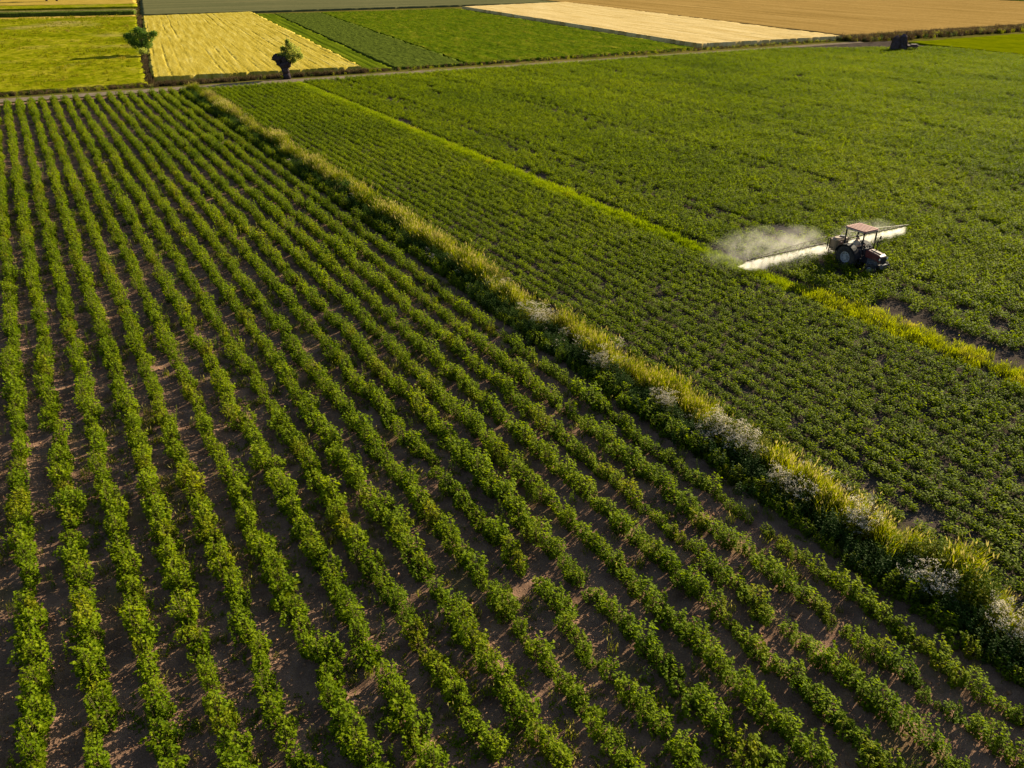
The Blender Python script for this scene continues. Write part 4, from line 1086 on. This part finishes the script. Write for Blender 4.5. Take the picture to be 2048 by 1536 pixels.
# pollard willow by the track
pw = empty('pollard_willow', W(35.9, 133.1, 0)); tag(pw, 'stout dark pollard willow with sparse light crown beside the farm track', 'tree')
q = MB().path([(0.1, 0, 0), (0.05, 0, 0.8), (-0.1, 0, 1.6), (-0.3, 0, 2.3)], [0.62, 0.50, 0.58, 0.75], 12)
blob(q, (-0.95, 0, 2.95), (0.75, 0.6, 0.55), 1.0); blob(q, (-0.1, 0.1, 2.75), (0.75, 0.6, 0.7), 2.2); blob(q, (0.45, 0, 2.2), (0.45, 0.45, 0.55), 4.0); blob(q, (-1.45, 0, 3.1), (0.4, 0.4, 0.3), 5.0); blob(q, (-0.9, 0, 2.3), (0.5, 0.45, 0.4), 3.1)
cl = []
for (x, y, z, r) in [(0.2, 0.4, 3.9, 0.75), (1.0, 0.5, 4.5, 0.9), (1.9, 0.3, 4.0, 0.85), (1.6, 0, 3.1, 0.8), (2.4, 0.2, 3.1, 0.5), (0.9, 0.2, 5.3, 0.55), (0.5, 0, 3.2, 0.6), (1.3, 0.1, 2.2, 0.45), (-0.1, 0.3, 4.6, 0.4), (0.7, 0.2, 6.0, 0.3)]:
    cl.append(((x, y, z), (r, r, r)))
    q.tube((0.0, 0, 2.8), (x, y, z + r * 0.6), 0.06, 0.012, 5)
q.build('trunk', M['bark'], pw, smooth=True)
crown_leaves([((x, y, 1.0 + z * 0.72), r_) for (x, y, z), r_ in cl] + [((-0.3, 0.2, 3.4), (0.8, 0.7, 0.4)), ((0.9, 0, 3.0), (1.0, 0.8, 0.9)), ((-0.9, 0.1, 3.3), (0.5, 0.4, 0.3))], 5200, 0.17, M['willow'], 'crown', pw)
# two trees whose feet show at the top edge
for s0, t0, lb in ((17.0, 404.0, 'left of two far trees whose trunks stand at the top edge'), (20.6, 403.0, 'right of two far trees whose trunks stand at the top edge')):
    r = empty('far_tree', W(s0, t0, 0)); tag(r, lb, 'tree', 'far trees at the top edge')
    q = MB().path([(0, 0, 0), (0.1, 0, 2.4), (0, 0.1, 4.5)], [0.5, 0.4, 0.3], 8)
    cl = []
    for k in range(9):
        a = k * 2.4; x, y, z = math.cos(a) * 1.5, math.sin(a) * 1.5, 4.2 + 0.45 * k; cl.append(((x, y, z), (1.4, 1.4, 1.1))); q.tube((0, 0, 3.5), (x, y, z), 0.12, 0.04, 6)
    q.build('trunk', M['bark'], r); crown_leaves(cl, 1500, 0.4, M['tree'], 'crown', r)

# ------------------------------------------------------------------ STACK by the far corner, and the low cart beside it
M['hay'] = ground_mat('shade_purple_hay', [(0.3, (0.0448, 0.0352, 0.0480)), (0.6, (0.0880, 0.0672, 0.0832)), (0.8, (0.1440, 0.1120, 0.1200))], 2.0, 9.0, 0.9, 0.12)  # purple of the shaded side is put into the hay colour
hs = empty('haystack', W(152.6, 113.6, 0)); tag(hs, 'dark shadowed haystack with a pole, standing at the far right end of the track', 'haystack')
def stack(c, r, h, seed, name):
    q = MB(); n, m = 16, 8; v = []
    for i in range(m + 1):
        f = i / m; rr = r * (1.05 - 0.42 * f ** 1.6) if i < m else r * 0.18
        for k in range(n):
            a = 2 * PI * k / n; w = 1 + 0.07 * math.sin(3 * a + seed + 4 * f) + 0.05 * random.uniform(-1, 1)
            v.append((c[0] + math.cos(a) * rr * w, c[1] + math.sin(a) * rr * w * 0.85, h * (f if i < m else 1.05)))
    q.add(v, [(i * n + k, i * n + (k + 1) % n, (i + 1) * n + (k + 1) % n, (i + 1) * n + k) for i in range(m) for k in range(n)] + [tuple(range(m * n, m * n + n))])
    return q.build(name, M['hay'], hs)
stack((-0.75, 0.1, 0), 1.0, 2.7, 1.0, 'hay_mound'); stack((0.55, 0, 0), 0.95, 3.0, 2.5, 'hay_mound')
MB().tube((0.9, 0.1, 0), (0.95, 0.1, 3.6), 0.07, 0.05, 8).build('pole', M['bark'], hs)
q = Leaves()
for i in range(900):
    a = random.random() * 6.28; f = random.random(); cx = random.choice((-0.75, 0.55)); rr = 1.0 * (1.05 - 0.42 * f ** 1.6)
    q.leaf((cx + math.cos(a) * rr, math.sin(a) * rr * 0.85, f * 2.8), (math.cos(a) * 0.4, math.sin(a) * 0.4, -1), np.array([math.cos(a), math.sin(a), 0.3]), 0.35, 0.05, random.random() * 0.5)
link('loose_hay', q.mesh('loose_hay', [M['brown_weed']]), hs)
ct = empty('low_cart', W(154.6, 112.2, 0), 0.0); tag(ct, 'small dark low cart on thin wheels just right of the haystack', 'cart')
MB().box((0, 0, 0.95), (2.1, 1.1, 0.35), bev=0.1).box((0.3, 0, 1.2), (1.2, 0.9, 0.2), bev=0.1).build('bed', paint('dark_cart_wood', (0.07, 0.03, 0.035), 0.8), ct)
for x in (-0.6, 0.6):
    for y in (-0.5, 0.5): MB().lathe_y((0, 0, 0), [(0.26, -0.04), (0.36, -0.04), (0.36, 0.04), (0.26, 0.04)], 16).tube((0, -0.06, 0), (0, 0.06, 0), 0.08, n=8).box((0, 0, 0), (0.04, 0.03, 0.58)).box((0, 0, 0), (0.58, 0.028, 0.04)).build('wheel', P['dark'], ct, (x, y, 0.36))
MB().tube((-1.0, 0, 0.8), (-1.9, 0, 0.3), 0.03, n=6).build('drawbar', P['dark'], ct)
